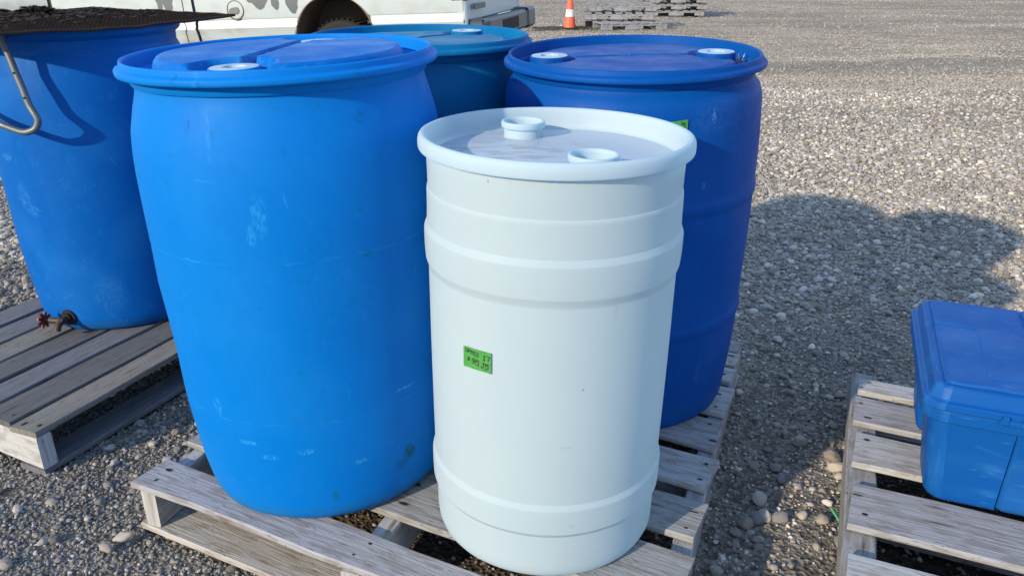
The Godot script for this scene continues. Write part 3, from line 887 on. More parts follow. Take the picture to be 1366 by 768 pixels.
	obj("bumper_pad", bp.commit(), mat(Color(0.09, 0.09, 0.09), 0.8), bmn)
	# wheels stand on the gravel
	for ax in [-1.17, -4.55]:
		for s in [-0.20, -W + 0.20]:
			var w := Mesher.new()
			var tw := Transform3D(Basis(Vector3(1, 0, 0), PI / 2), Vector3.ZERO)
			w.lathe([[Vector2(0.20, -0.10), Vector2(0.30, -0.115), Vector2(0.335, -0.10), Vector2(0.345, -0.08), Vector2(0.348, 0.0), Vector2(0.345, 0.08), Vector2(0.335, 0.10), Vector2(0.30, 0.115), Vector2(0.20, 0.10)]], 48, tw)
			var tread := Mesher.new()
			for k in 44:
				var a := TAU * k / 44
				var dr := Vector3(cos(a), sin(a), 0); var tn := Vector3(-sin(a), cos(a), 0)
				for q in [-0.065, 0.0, 0.065]:
					tread.box(dr * 0.350 + Vector3(0, 0, q), dr * 0.006, tn * 0.014, Vector3(0, 0, 0.026), 0.002)
			var wm := obj("wheel", w.commit(), mats.black_rubber, root)
			wm.position = Vector3(ax, 0.34 + (-0.05 if ax < -3 else 0.0), s)
			obj("tyre_tread", tread.commit(), mat(Color(0.07, 0.065, 0.06), 0.9), wm)
			var ri := Mesher.new()
			var so := 0.06 if s > -1 else -0.06
			ri.lathe([[Vector2(0.205, so), Vector2(0.19, so * 1.4), Vector2(0.17, so * 0.6), Vector2(0.07, so * 0.9), Vector2(0.06, so * 1.5), Vector2(0.0, so * 1.5)]], 32, tw)
			obj("rim", ri.commit(), mat(Color(0.5, 0.5, 0.5), 0.45, 0.6), wm)

# ------------------------------------------------------------------ build
func _ready() -> void:
	rng.seed = 7
	# camera
	var cam := Camera3D.new()
	cam.name = "camera"
	cam.fov = 39.209
	cam.near = 0.05; cam.far = 600.0
	cam.position = Vector3(0, 1.0525 + GROUND, 0)
	cam.rotation = Vector3(-deg_to_rad(22.252), 0, 0)
	add_child(cam)
	cam.current = true
	# sky, air and exposure
	var env := Environment.new()
	env.background_mode = Environment.BG_SKY
	var sm := ProceduralSkyMaterial.new()
	sm.sky_top_color = Color(0.50, 0.61, 0.76); sm.sky_horizon_color = Color(0.86, 0.87, 0.88); sm.sky_curve = 0.16
	sm.ground_horizon_color = Color(0.60, 0.60, 0.58); sm.ground_bottom_color = Color(0.3, 0.29, 0.27)
	sm.energy_multiplier = 1.2
	var sky := Sky.new(); sky.sky_material = sm
	env.sky = sky
	env.tonemap_mode = Environment.TONE_MAPPER_LINEAR
	env.tonemap_exposure = 1.6
	env.sdfgi_enabled = true; env.ssao_enabled = true; env.ssil_enabled = true
	var we := WorldEnvironment.new(); we.name = "world_environment"; we.environment = env
	add_child(we)
	# low sun from the front left
	var sun := DirectionalLight3D.new()
	sun.name = "sun"
	sun.light_energy = 1.16; sun.light_color = Color(1.0, 0.92, 0.80); sun.light_angular_distance = 1.0
	sun.shadow_enabled = true
	add_child(sun)
	var el := deg_to_rad(21.7); var az := deg_to_rad(46.5)
	sun.look_at_from_position(Vector3.ZERO, -Vector3(-sin(az) * cos(el), sin(el), cos(az) * cos(el)), Vector3.UP)

	gn0 = fnl(1, 0.9, 2); gn1 = fnl(2, 4.0, 2); gn2 = fnl(3, 0.25, 2); gn3 = fnl(4, 0.35, 3)
	make_materials()
	build_ground()
	build_pallets()
	build_drums()
	build_tote()
	build_truck()
	build_background()
	build_stones()
	build_small_things()

func build_pallets() -> void:
	pallet("wooden_pallet", "grey weathered pallet carrying the white drum and three blue drums", Vector2(-0.817, -1.462), Vector2(0.891, 0.454), Vector2(0.344, -0.939), 1.175,
		[[0.0, 0.097], [0.168, 0.322], [0.366, 0.490], [0.544, 0.663], [0.702, 0.766], [0.773, 0.836], [0.866, 1.012], [1.042, 1.120], [1.139, 1.222], [1.232, 1.305]],
		[[0.008, 0.046], [0.555, 0.597], [1.134, 1.176]], 0.004, 1.30, [[0.0, 0.10], [0.58, 0.70], [1.2, 1.30]], mats.grey_wood, 21)
	pallet("wooden_pallet", "close-boarded grey pallet under the drum with the tap", Vector2(-1.145, -1.655), Vector2(0.399, -0.917), Vector2(-0.891, -0.454), 1.22,
		[[0.0, 0.087], [0.097, 0.202], [0.215, 0.306], [0.318, 0.414], [0.425, 0.523], [0.536, 0.634], [0.647, 0.748]],
		[[0.004, 0.042], [0.59, 0.63], [1.17, 1.21]], 0.004, 0.745, [[0.0, 0.09], [0.33, 0.43], [0.655, 0.745]], mats.old_wood, 22, "", mats.pale_wood)
	pallet("wooden_pallet", "grey pallet with wide gaps under the blue storage tote", Vector2(0.68, -1.323), Vector2(0.906, 0.423), Vector2(0.386, -0.922), 1.15,
		[[-0.54, -0.40], [-0.33, -0.26 + 0.03], [-0.215, -0.088], [0.0, 0.157], [0.235, 0.374], [0.423, 0.553], [0.586, 0.667]],
		[[-0.012, 0.052, 0.055], [0.55, 0.59], [1.10, 1.14]], -0.54, 0.667, [[-0.54, -0.44], [0.14, 0.235], [0.57, 0.66]], mats.grey_wood, 23)

func build_drums() -> void:
	# white drum
	var wd := thing("plastic_drum", "white plastic drum with two open necks, standing at the front of the pallet", "barrel", "", at_h(0.066, 0, -1.3774))
	tilt_node(wd, 0.006, 0.0119)
	var nz := fnl(41, 0.03, 2)
	var ms := Mesher.new()
	ms.lathe([[Vector2(0, 0.004), Vector2(0.17, 0.002), Vector2(0.196, 0.0), Vector2(0.205, 0.003), Vector2(0.2115, 0.010), Vector2(0.215, 0.020), Vector2(0.2165, 0.035), Vector2(0.2170, 0.100)],
		[Vector2(0.2170, 0.100), Vector2(0.2178, 0.103), Vector2(0.2222, 0.108), Vector2(0.2234, 0.111)], [Vector2(0.2234, 0.111), Vector2(0.2240, 0.130), Vector2(0.2240, 0.156), Vector2(0.2237, 0.160)], [Vector2(0.2237, 0.160), Vector2(0.2228, 0.1625), Vector2(0.2202, 0.1680), Vector2(0.2192, 0.1705)], [Vector2(0.2192, 0.1705), Vector2(0.2192, 0.175)],
		[Vector2(0.2192, 0.175), Vector2(0.2195, 0.19), Vector2(0.2208, 0.26), Vector2(0.2218, 0.40), Vector2(0.2218, 0.545)],
		[Vector2(0.2218, 0.545), Vector2(0.2224, 0.550), Vector2(0.2256, 0.558), Vector2(0.2266, 0.562)], [Vector2(0.2266, 0.562), Vector2(0.2278, 0.580), Vector2(0.2284, 0.606), Vector2(0.2281, 0.616)], [Vector2(0.2281, 0.616), Vector2(0.2272, 0.6188), Vector2(0.2246, 0.6250), Vector2(0.2236, 0.6275)], [Vector2(0.2236, 0.6275), Vector2(0.2236, 0.631)],
		[Vector2(0.2236, 0.631), Vector2(0.2232, 0.65), Vector2(0.2230, 0.682), Vector2(0.2224, 0.688), Vector2(0.2206, 0.690)],
		[Vector2(0.2206, 0.690), Vector2(0.2208, 0.71), Vector2(0.2214, 0.745), Vector2(0.2218, 0.7525)]], 144, Transform3D(), 0.0011, nz)
	obj("drum_wall", ms.commit(), mats.white, wd)
	var rm := Mesher.new()
	rm.lathe([[Vector2(0.2205, 0.7520), Vector2(0.2270, 0.7525), Vector2(0.2318, 0.7535), Vector2(0.2342, 0.7550)], [Vector2(0.2342, 0.7550), Vector2(0.2352, 0.7575), Vector2(0.2354, 0.763), Vector2(0.2352, 0.769), Vector2(0.2340, 0.7745), Vector2(0.2318, 0.7780), Vector2(0.2285, 0.7795)],
		[Vector2(0.2285, 0.7795), Vector2(0.2245, 0.7792), Vector2(0.2222, 0.7775), Vector2(0.2208, 0.7740), Vector2(0.2195, 0.765), Vector2(0.2170, 0.750), Vector2(0.2145, 0.7425), Vector2(0.2095, 0.7405)]], 144, Transform3D(), 0.0008, nz)
	obj("rim", rm.commit(), mats.white, wd)
	var ld := Mesher.new()
	var lr := 0.2105
	for i in 9:
		for j in 97:
			var a := TAU * j / 96; var r := lr * i / 8.0
			var x := r * cos(a); var z := r * sin(a)
			ld.vert(Vector3(x, 0.7402 + 0.0025 * (1 - r * r / (lr * lr)), z), Vector2(x / 0.44 + 0.5, z / 0.44 + 0.5), Vector3(x * 0.12, 1, z * 0.12).normalized())
	for i in 8:
		for j in 96:
			var k := i * 97 + j
			ld.quad(k, k + 1, k + 98, k + 97)
	obj("drum_head", ld.commit(), mats.white_lid, wd)
	for s in [-1.0, 1.0]:
		var b := Mesher.new()
		b.lathe([[Vector2(0.037, -0.004), Vector2(0.036, 0.004), Vector2(0.0355, 0.014)], [Vector2(0.0355, 0.014), Vector2(0.0392, 0.0165)], [Vector2(0.0392, 0.0165), Vector2(0.0408, 0.0178), Vector2(0.0412, 0.025), Vector2(0.0405, 0.0275)], [Vector2(0.0405, 0.0275), Vector2(0.038, 0.0283), Vector2(0.0355, 0.0276), Vector2(0.0345, 0.0250)],
			[Vector2(0.0345, 0.0250), Vector2(0.0335, 0.022), Vector2(0.0345, 0.016), Vector2(0.0330, 0.013), Vector2(0.0338, 0.009), Vector2(0.0325, 0.004)], [Vector2(0.0325, 0.004), Vector2(0.030, 0.003), Vector2(0.0, 0.0034)]], 56)
		var bn := obj("bung_neck", b.commit(), mats.white, wd)
		bn.position = Vector3(-0.054 if s < 0 else 0.053, 0.7425, -0.135 if s < 0 else 0.128)
	var st := obj("price_tag", curved_tag(0.2219, -42.6, -28.0, 0.4165, 0.4545, 0.002), tag_material([["OPRES", 16, 16, 4.6, 0.10], ["$", 34, 78, 5.2, 0.05], ["95", 76, 84, 6.6, 0.06], ["17", 178, 32, 6.4, 0.0], ["J5", 162, 100, 6.6, 0.04]], 71), wd)
	st.set_meta("label", "green paper tag with black handwriting")

	# left front drum: azure
	var body_a := [Vector2(0.236, 0.0), Vector2(0.248, 0.003), Vector2(0.257, 0.012), Vector2(0.262, 0.026), Vector2(0.2666, 0.052), Vector2(0.272, 0.09), Vector2(0.2771, 0.152), Vector2(0.281, 0.205), Vector2(0.2824, 0.236), Vector2(0.2814, 0.242), Vector2(0.2826, 0.248), Vector2(0.2844, 0.327), Vector2(0.2870, 0.399), Vector2(0.2902, 0.478), Vector2(0.2910, 0.553), Vector2(0.2903, 0.560), Vector2(0.2912, 0.567), Vector2(0.2918, 0.62), Vector2(0.2912, 0.692), Vector2(0.2880, 0.735), Vector2(0.2838, 0.770), Vector2(0.2746, 0.808), Vector2(0.2675, 0.832), Vector2(0.2640, 0.8465), Vector2(0.2645, 0.8500)]
	blue_drum("bright azure blue drum with two raised pads on its closed lid", -0.412, -1.5879, 0.0138, -0.0256, 0.8935, 0.2925, body_a, mats.azure, deg_to_rad(171.0), 0.040, true, 51, mats.azure_lid)
	# right rear drum: royal blue with two hoops
	var body_b := [Vector2(0.238, 0.0), Vector2(0.250, 0.003), Vector2(0.258, 0.012), Vector2(0.2635, 0.026), Vector2(0.2685, 0.065), Vector2(0.2740, 0.11), Vector2(0.2800, 0.175), Vector2(0.2835, 0.250), Vector2(0.2842, 0.256), Vector2(0.2868, 0.262), Vector2(0.2880, 0.268), Vector2(0.2880, 0.278), Vector2(0.2868, 0.284), Vector2(0.2848, 0.290), Vector2(0.2858, 0.33), Vector2(0.2880, 0.39), Vector2(0.2915, 0.47), Vector2(0.2922, 0.545), Vector2(0.2926, 0.551), Vector2(0.2952, 0.557), Vector2(0.2962, 0.563), Vector2(0.2962, 0.573), Vector2(0.2952, 0.579), Vector2(0.2928, 0.586), Vector2(0.2930, 0.62), Vector2(0.2928, 0.675), Vector2(0.2912, 0.74), Vector2(0.2902, 0.766), Vector2(0.2880, 0.782), Vector2(0.2862, 0.786), Vector2(0.2835, 0.795), Vector2(0.276, 0.804), Vector2(0.2705, 0.811), Vector2(0.2690, 0.816)]
	var dr := blue_drum("royal blue drum with two moulded hoops beside the open gravel", 0.288, -1.9211, 0.0355, -0.0161, 0.8588, 0.2925, body_b, mats.royal, deg_to_rad(-87.0), 0.026, true, 52, mats.royal_lid)
	var st2 := obj("price_tag", curved_tag(0.2912, 5.5, 14.5, 0.716, 0.762, 0.004, 0.0015), tag_material([["J5", 170, 20, 6.0, 0.1], ["95", 120, 70, 6.0, 0.1]], 72), dr)
	st2.set_meta("label", "small dark green paper tag, mostly hidden")
	var pap := Mesher.new()
	for k in 5:
		var a := k * 1.3
		var p := Vector3(0.252, 0.818, -0.03)
		pap.oriented([p, p + Vector3(0.012 * cos(a), 0.008, 0.014 * sin(a)), p + Vector3(0.012 * cos(a + 0.6), 0.016 + 0.0025 * k, 0.012 * sin(a + 0.6)), p + Vector3(0.004 * cos(a + 1.2), 0.010, 0.006)], Vector3(cos(a + 1.5), 0.3, sin(a + 1.5)))
	tag(obj("paper_scrap", pap.commit(), mat(Color(0.85, 0.86, 0.86), 0.8), self), "torn white paper scrap caught inside the rim of the royal blue drum", "scrap")
	get_node("paper_scrap").transform = dr.transform
	# rear drum: teal
	var body_c := []
	for q in body_a: body_c.append(Vector2(q.x, q.y * (0.87 / 0.8935)))
	blue_drum("faded teal drum at the back of the pallet, half hidden by the others", -0.24, -2.2, 0.01, 0.0, 0.87, 0.2925, body_c, mats.teal, deg_to_rad(143.0), 0.026, true, 53, mats.teal_lid)

	# far left drum with a tap, open at the top
	var dd := thing("open_drum", "open cobalt blue drum with a brass tap and a metal handle", "barrel", "", at_h(-1.255, 0, -2.48))
	tilt_node(dd, 0.0, -0.02)
	var m4 := Mesher.new()
	m4.lathe([[Vector2(0, 0.004), Vector2(0.23, 0.002)], [Vector2(0.242, 0.0), Vector2(0.252, 0.004), Vector2(0.260, 0.014), Vector2(0.2665, 0.03), Vector2(0.2705, 0.05), Vector2(0.279, 0.155), Vector2(0.2865, 0.25), Vector2(0.2885, 0.40), Vector2(0.290, 0.55), Vector2(0.288, 0.68), Vector2(0.281, 0.76), Vector2(0.270, 0.805), Vector2(0.263, 0.822), Vector2(0.262, 0.838)],
		[Vector2(0.262, 0.838), Vector2(0.266, 0.845), Vector2(0.274, 0.850), Vector2(0.279, 0.855), Vector2(0.281, 0.862), Vector2(0.279, 0.868), Vector2(0.274, 0.871), Vector2(0.268, 0.868), Vector2(0.266, 0.86), Vector2(0.262, 0.80), Vector2(0.276, 0.72), Vector2(0.281, 0.55), Vector2(0.279, 0.3), Vector2(0.262, 0.06), Vector2(0.24, 0.02), Vector2(0.0, 0.018)]], 128, Transform3D(), 0.003, fnl(54, 0.03, 2))
	obj("drum_wall", m4.commit(), mats.cobalt, dd)
	# bent tube handle
	var hp := []
	for q in [[-14.0, 0.858, 0.290], [-12.0, 0.872, 0.306], [-10.2, 0.862, 0.318], [-7.4, 0.822, 0.324], [-5.0, 0.776, 0.330], [-2.5, 0.733, 0.337], [-0.7, 0.695, 0.343], [1.6, 0.671, 0.350], [2.5, 0.654, 0.353], [1.1, 0.637, 0.354], [-1.4, 0.629, 0.355], [-4.7, 0.627, 0.356], [-10.3, 0.638, 0.357], [-14.2, 0.647, 0.358], [-24.0, 0.664, 0.355], [-34.0, 0.680, 0.340], [-42.0, 0.692, 0.315], [-46.0, 0.698, 0.288]]:
		var a: float = deg_to_rad(q[0])
		hp.append(Vector3(sin(a) * q[2] - 0.005 + 0.02 * q[1], q[1], cos(a) * q[2]))
	var smooth := Curve3D.new()
	for k in hp.size():
		var tg: Vector3 = (hp[min(k + 1, hp.size() - 1)] - hp[max(k - 1, 0)]) / 6.0
		smooth.add_point(hp[k], -tg, tg)
	var dense := []
	for p in smooth.tessellate(4, 3): dense.append(p)
	var th := Mesher.new(); th.tube(dense, 0.0088, 12)
	var hn := obj("handle", th.commit(), mats.steel_tube, dd)
	for k in [[-5.0, 0.776, 0.330], [-1.6, 0.714, 0.340]]:
		var hb := Mesher.new()
		var a := deg_to_rad(k[0])
		var c := Vector3(sin(a) * k[2] - 0.005 + 0.02 * k[1], k[1], cos(a) * k[2] + 0.0075)
		hb.tube([c, c + Vector3(0, 0, 0.0022)], 0.0032, 8)
		obj("bolt_hole", hb.commit(), mats.black_rubber, hn)
	# tap
	var va := deg_to_rad(-16.4)
	var out := Vector3(sin(va), 0, cos(va)); var sd := Vector3(cos(va), 0, -sin(va))
	var c0 := out * 0.268 + Vector3(0, 0.052, 0)
	var v1 := Mesher.new()
	v1.tube([c0 - out * 0.01, c0 + out * 0.010], 0.025, 20)
	v1.tube([c0 + out * 0.010, c0 + out * 0.018], 0.017, 6)
	var tap := obj("tap_flange", v1.commit(), mats.black_rubber, dd)
	var v2 := Mesher.new()
	v2.tube([c0 + out * 0.012, c0 + out * 0.040], 0.010, 14)
	v2.tube([c0 + out * 0.034 + sd * 0.008, c0 + out * 0.036 - sd * 0.022, c0 + out * 0.038 - sd * 0.038], 0.0095, 12)
	v2.tube([c0 + out * 0.034, c0 + out * 0.050 - Vector3(0, 0.006, 0), c0 + out * 0.060 - Vector3(0, 0.022, 0)], 0.010, 12)
	v2.tube([c0 + out * 0.038 - sd * 0.038, c0 + out * 0.040 - sd * 0.058], 0.0045, 8)
	obj("tap_body", v2.commit(), mats.brass, tap)
	var v3 := Mesher.new()
	var hc := c0 + out * 0.041 - sd * 0.060
	for k in 4:
		var a := PI * k / 4.0 + 0.3
		var e := Vector3(0, cos(a), 0) * 0.024 + out * sin(a) * 0.024
		v3.tube([hc - e, hc + e], 0.0046, 8)
	v3.tube([hc + sd * 0.004, hc - sd * 0.006], 0.009, 10)
	obj("tap_handle", v3.commit(), mats.red_paint, tap)

	# rusty expanded-metal sheet lying over the open drum
	var g := thing("metal_grate", "rusty black expanded metal sheet lying over the open drum", "grate", "", at_h(-1.30, 0.885, -2.42))
	var A := Vector3(-1.245, 0.887, -1.955); var T := Vector3(-0.855, 0.886, -2.62); var C := Vector3(-1.45, 0.889, -2.95); var D := Vector3(-1.84, 0.888, -2.285)
	var o := Vector3(-1.30, 0.885, -2.42)
	var wob := fnl(61, 2.5, 2)
	var at := func(u: float, w: float) -> Vector3:
		var p := A.lerp(T, u).lerp(D.lerp(C, u), w) - o
		p.y += -0.009 * sin(PI * u) * smoothstep(0.35, 0.0, w) + 0.004 * wob.get_noise_2d(u * 2.0, w * 2.0)
		if w > 0.0: p.y += 0.002
		return p
	var gm := Mesher.new()
	var nu := 62; var nw := 42
	for i in nu:
		for j in nw:
			for s in 2:
				var u0 := float(i) / nu; var u1 := (i + 0.5) / nu; var u2 := float(i + 1) / nu
				var w0 := float(j) / nw; var w1 := (j + 0.5) / nw; var w2 := float(j + 1) / nw
				var wa := w1 if s == 0 else w1; var wb := w0 if s == 0 else w2
				for seg in [[u0, wa, u1, wb], [u1, wb, u2, wa]]:
					var p: Vector3 = at.call(seg[0], seg[1]); var q: Vector3 = at.call(seg[2], seg[3])
					var dirv := (q - p); var side := dirv.cross(Vector3.UP).normalized()
					var tiltv := (side * 0.92 + Vector3.UP * 0.39).normalized()
					gm.box((p + q) / 2, dirv * 0.53, tiltv * 0.0024, tiltv.cross(dirv.normalized()) * 0.0011)
	obj("mesh_strands", gm.commit(), mats.rust, g).set_meta("kind", "stuff")
	var eg := Mesher.new()
	for e in [[0.0, 0.0, 1.0, 0.0], [1.0, 0.0, 1.0, 1.0], [1.0, 1.0, 0.0, 1.0], [0.0, 1.0, 0.0, 0.0]]:
		var pts := []
		for k in 17: pts.append(at.call(lerpf(e[0], e[2], k / 16.0), lerpf(e[1], e[3], k / 16.0)))
		eg.tube(pts, 0.0042, 6)
	obj("sheet_edge", eg.commit(), mat(Color(0.20, 0.16, 0.145), 0.85, 0.3), g)
	# burnt scale and litter crusted over the sheet
	var cr := Mesher.new()
	var r := RandomNumberGenerator.new(); r.seed = 88
	for k in 1300:
		var u := r.randf(); var w := 0.12 + 0.88 * sqrt(r.randf())
		var p: Vector3 = at.call(u, w) + Vector3(0, r.randf_range(0.000, 0.004), 0)
		var a := r.randf() * TAU
		var e := Vector3(cos(a), r.randf_range(-0.2, 0.2), sin(a)) * r.randf_range(0.006, 0.016); var f := Vector3(-sin(a), r.randf_range(-0.2, 0.2), cos(a)) * r.randf_range(0.004, 0.009)
		cr.oriented([p - e, p - f, p + e, p + f], Vector3.UP)
	for k in 520:
		var t := r.randf(); var big := sin(PI * t)
		var p: Vector3 = at.call(0.62 + 0.04 * r.randf(), 0.62 + 0.36 * t) + Vector3(0, 0.022 * big * r.randf(), 0)
		var e := Vector3(r.randf_range(-1, 1), r.randf_range(-0.4, 0.4), r.randf_range(-1, 1)) * 0.016; var f := Vector3(r.randf_range(-1, 1), r.randf_range(-0.5, 0.5), r.randf_range(-1, 1)) * 0.008
		cr.oriented([p - e, p - f, p + e, p + f], Vector3.UP)
	obj("crust", cr.commit(), mats.leaf_litter, g).set_meta("kind", "stuff")

func build_tote() -> void:
	var root := thing("storage_tote", "blue plastic storage tote with a ribbed hinged lid on the right pallet", "tote", "", at_h(0.865, 0, -1.406))
	# local axes: x along the front, z towards the viewer
	var ux := Vector3(0.927, 0, 0.374)
	root.basis = Basis(ux, Vector3.UP, ux.cross(Vector3.UP))
	var Wd := 0.62; var Dp := 0.42; var Hb := 0.232
	# plan outline, anticlockwise, y-level dependent flare
	var plan := func(y: float) -> Array:
		var fl := 0.030 * y / Hb
		var p := []
		var x0 := -fl; var x1 := Wd + fl; var z0 := fl; var z1 := -Dp - fl
		var rc := 0.035
		for k in 7:                                             # front left corner
			var a := PI / 2 + PI / 2 * k / 6
			p.append(Vector2(x0 + rc + rc * cos(a), z0 - rc + rc * sin(a)))
		for q in [[-0.115, 0.0], [-0.125, 0.006], [-0.135, 0.022], [-0.145, 0.026], [-0.265, 0.026], [-0.275, 0.022], [-0.285, 0.006], [-0.295, 0.0]]:
			p.append(Vector2(x0 + q[1], q[0]))
		for k in 7:
			var a := PI + PI / 2 * k / 6
			p.append(Vector2(x0 + rc + rc * cos(a), z1 + rc + rc * sin(a)))
		for k in 7:
			var a := PI * 1.5 + PI / 2 * k / 6
			p.append(Vector2(x1 - rc + rc * cos(a), z1 + rc + rc * sin(a)))
		for k in 7:
			var a := TAU + PI / 2 * k / 6
			p.append(Vector2(x1 - rc + rc * cos(a), z0 - rc + rc * sin(a)))
		# front face with two shallow vertical channels
		for c in [0.42, 0.135]:
			for q in [[0.006, 0.0], [0.003, 0.005], [-0.003, 0.005], [-0.006, 0.0]]:
				p.append(Vector2(c + q[0], z0 - q[1]))
		return p
	var ms := Mesher.new()
	var ys := [0.0, 0.004, 0.012, 0.03, 0.09, 0.15, 0.20, Hb]
	var ins := [0.016, 0.006, 0.001, 0, 0, 0, 0, 0]
	var cen := Vector2(Wd / 2, -Dp / 2)
	var cnt := 0
	for i in ys.size():
		var p: Array = plan.call(ys[i])
		cnt = p.size()
		for k in cnt + 1:
			var q: Vector2 = p[k % cnt]
			q += (cen - q).normalized() * ins[i]
			ms.vert(Vector3(q.x, ys[i], q.y), Vector2(k * 0.02, ys[i]))
	for i in ys.size() - 1:
		for k in cnt:
			var a := i * (cnt + 1) + k
			ms.quad(a, a + cnt + 1, a + cnt + 2, a + 1)
	var bottom := []
	for k in cnt: bottom.append(Vector3(ms.v[k].x, 0.0, ms.v[k].z))
	var c0 := ms.vert(Vector3(cen.x, 0.002, cen.y), Vector2.ZERO, Vector3.DOWN)
	var b0 := ms.v.size()
	for k in cnt: ms.vert(bottom[k], Vector2.ZERO, Vector3.DOWN)
	for k in cnt: ms.tri(c0, b0 + k, b0 + (k + 1) % cnt)
	# orient the wall outwards
	for k in range(0, ms.idx.size(), 3):
		var a := ms.v[ms.idx[k]]; var b := ms.v[ms.idx[k + 1]]; var c := ms.v[ms.idx[k + 2]]
		var m := (a + b + c) / 3.0
		if (c - a).cross(b - a).dot(Vector3(m.x - cen.x, 0, m.z - cen.y)) < 0 and m.y > 0.001:
			var t := ms.idx[k + 1]; ms.idx[k + 1] = ms.idx[k + 2]; ms.idx[k + 2] = t
	obj("tote_body", ms.commit(), mats.tote, root)
	# rounded rectangle rings for rim and lid
	var ring := func(grow: float, y: float, rc: float) -> Array:
		var p := []
		var x0 := -0.03 - grow; var x1 := Wd + 0.03 + grow; var z0 := 0.03 + grow; var z1 := -Dp - 0.03 - grow
		for cnr in [[x0 + rc, z0 - rc, PI / 2], [x0 + rc, z1 + rc, PI], [x1 - rc, z1 + rc, PI * 1.5], [x1 - rc, z0 - rc, TAU]]:
			for k in 7:
				var a: float = cnr[2] + PI / 2 * k / 6
				p.append(Vector3(cnr[0] + rc * cos(a), y, cnr[1] + rc * sin(a)))
		return p
	var loft := func(levels: Array) -> Mesher:
		var q := Mesher.new()
		var n0 := 28
		for i in levels.size() - 1:                              # each band has its own edge, so the folds stay crisp
			var v0 := q.v.size()
			for lv in [levels[i], levels[i + 1]]:
				var p: Array = ring.call(lv[0], lv[1], lv[2])
				for k in n0 + 1: q.vert(p[k % n0], Vector2(k * 0.05, lv[1] + lv[0]))
			for k in n0:
				var a := v0 + k
				q.quad(a, a + n0 + 1, a + n0 + 2, a + 1)
		for k in range(0, q.idx.size(), 3):
			var a := q.v[q.idx[k]]; var b := q.v[q.idx[k + 1]]; var c := q.v[q.idx[k + 2]]
			var m := (a + b + c) / 3.0 - Vector3(cen.x, 0.2, cen.y)
			if (c - a).cross(b - a).dot(m) < 0:
				var t := q.idx[k + 1]; q.idx[k + 1] = q.idx[k + 2]; q.idx[k + 2] = t
		return q
	var rim: Mesher = loft.call([[-0.004, 0.205, 0.04], [0.008, 0.205, 0.045], [0.011, 0.208, 0.047], [0.012, 0.229, 0.048], [0.010, 0.232, 0.047], [0.002, 0.233, 0.045]])
	obj("tote_rim", rim.commit(), mats.tote, root)
	var lid: Mesher = loft.call([[0.006, 0.2335, 0.036], [0.013, 0.2335, 0.04], [0.015, 0.236, 0.04], [0.0145, 0.247, 0.04], [0.012, 0.2495, 0.04], [0.006, 0.2510, 0.036], [0.003, 0.2535, 0.034], [-0.004, 0.2735, 0.030], [-0.007, 0.2768, 0.028], [-0.012, 0.278, 0.026]])
	# close the top
	var topc := lid.vert(Vector3(cen.x, 0.279, cen.y), Vector2(0.5, 0.5), Vector3.UP)
	var tr: Array = ring.call(-0.012, 0.278, 0.026)
	var tb := lid.v.size()
	for k in 28: lid.vert(tr[k], Vector2(tr[k].x, tr[k].z), Vector3.UP)
	for k in 28: lid.tri(topc, tb + k, tb + (k + 1) % 28)
	var lidn := obj("tote_lid", lid.commit(), mats.tote, root)
	# raised panels of the lid with grooves between them
	for q in [[-0.010, 0.175, 0.010, -0.27], [-0.010, 0.175, -0.274, -0.430], [0.183, 0.437, 0.010, -0.27], [0.183, 0.437, -0.274, -0.430], [0.445, 0.630, 0.010, -0.430]]:
		var pm := Mesher.new()
		pm.box(Vector3((q[0] + q[1]) / 2, 0.280, (q[2] + q[3]) / 2), Vector3((q[1] - q[0]) / 2, 0, 0), Vector3(0, 0.004, 0), Vector3(0, 0, (q[2] - q[3]) / 2), 0.0022)
		obj("lid_panel", pm.commit(), mats.tote, lidn)
	var fl := Mesher.new()
	fl.box(Vector3(0.118, 0.2832, -0.155), Vector3(0.045, 0, 0), Vector3(0, 0.0026, 0), Vector3(0, 0, 0.125), 0.0022)
	obj("lid_panel", fl.commit(), mats.tote, lidn)
	# latch on the front
	var la := Mesher.new()
	la.box(Vector3(0.135, 0.233, 0.044), Vector3(0.046, 0, 0), Vector3(0, 0.006, 0), Vector3(0, 0, 0.006), 0.002)
	for k in [-0.036, 0.0, 0.036]: la.box(Vector3(0.135 + k, 0.238, 0.0475), Vector3(0.007, 0, 0), Vector3(0, 0.009, 0), Vector3(0, 0, 0.005), 0.002)
	obj("latch", la.commit(), mats.tote, root)

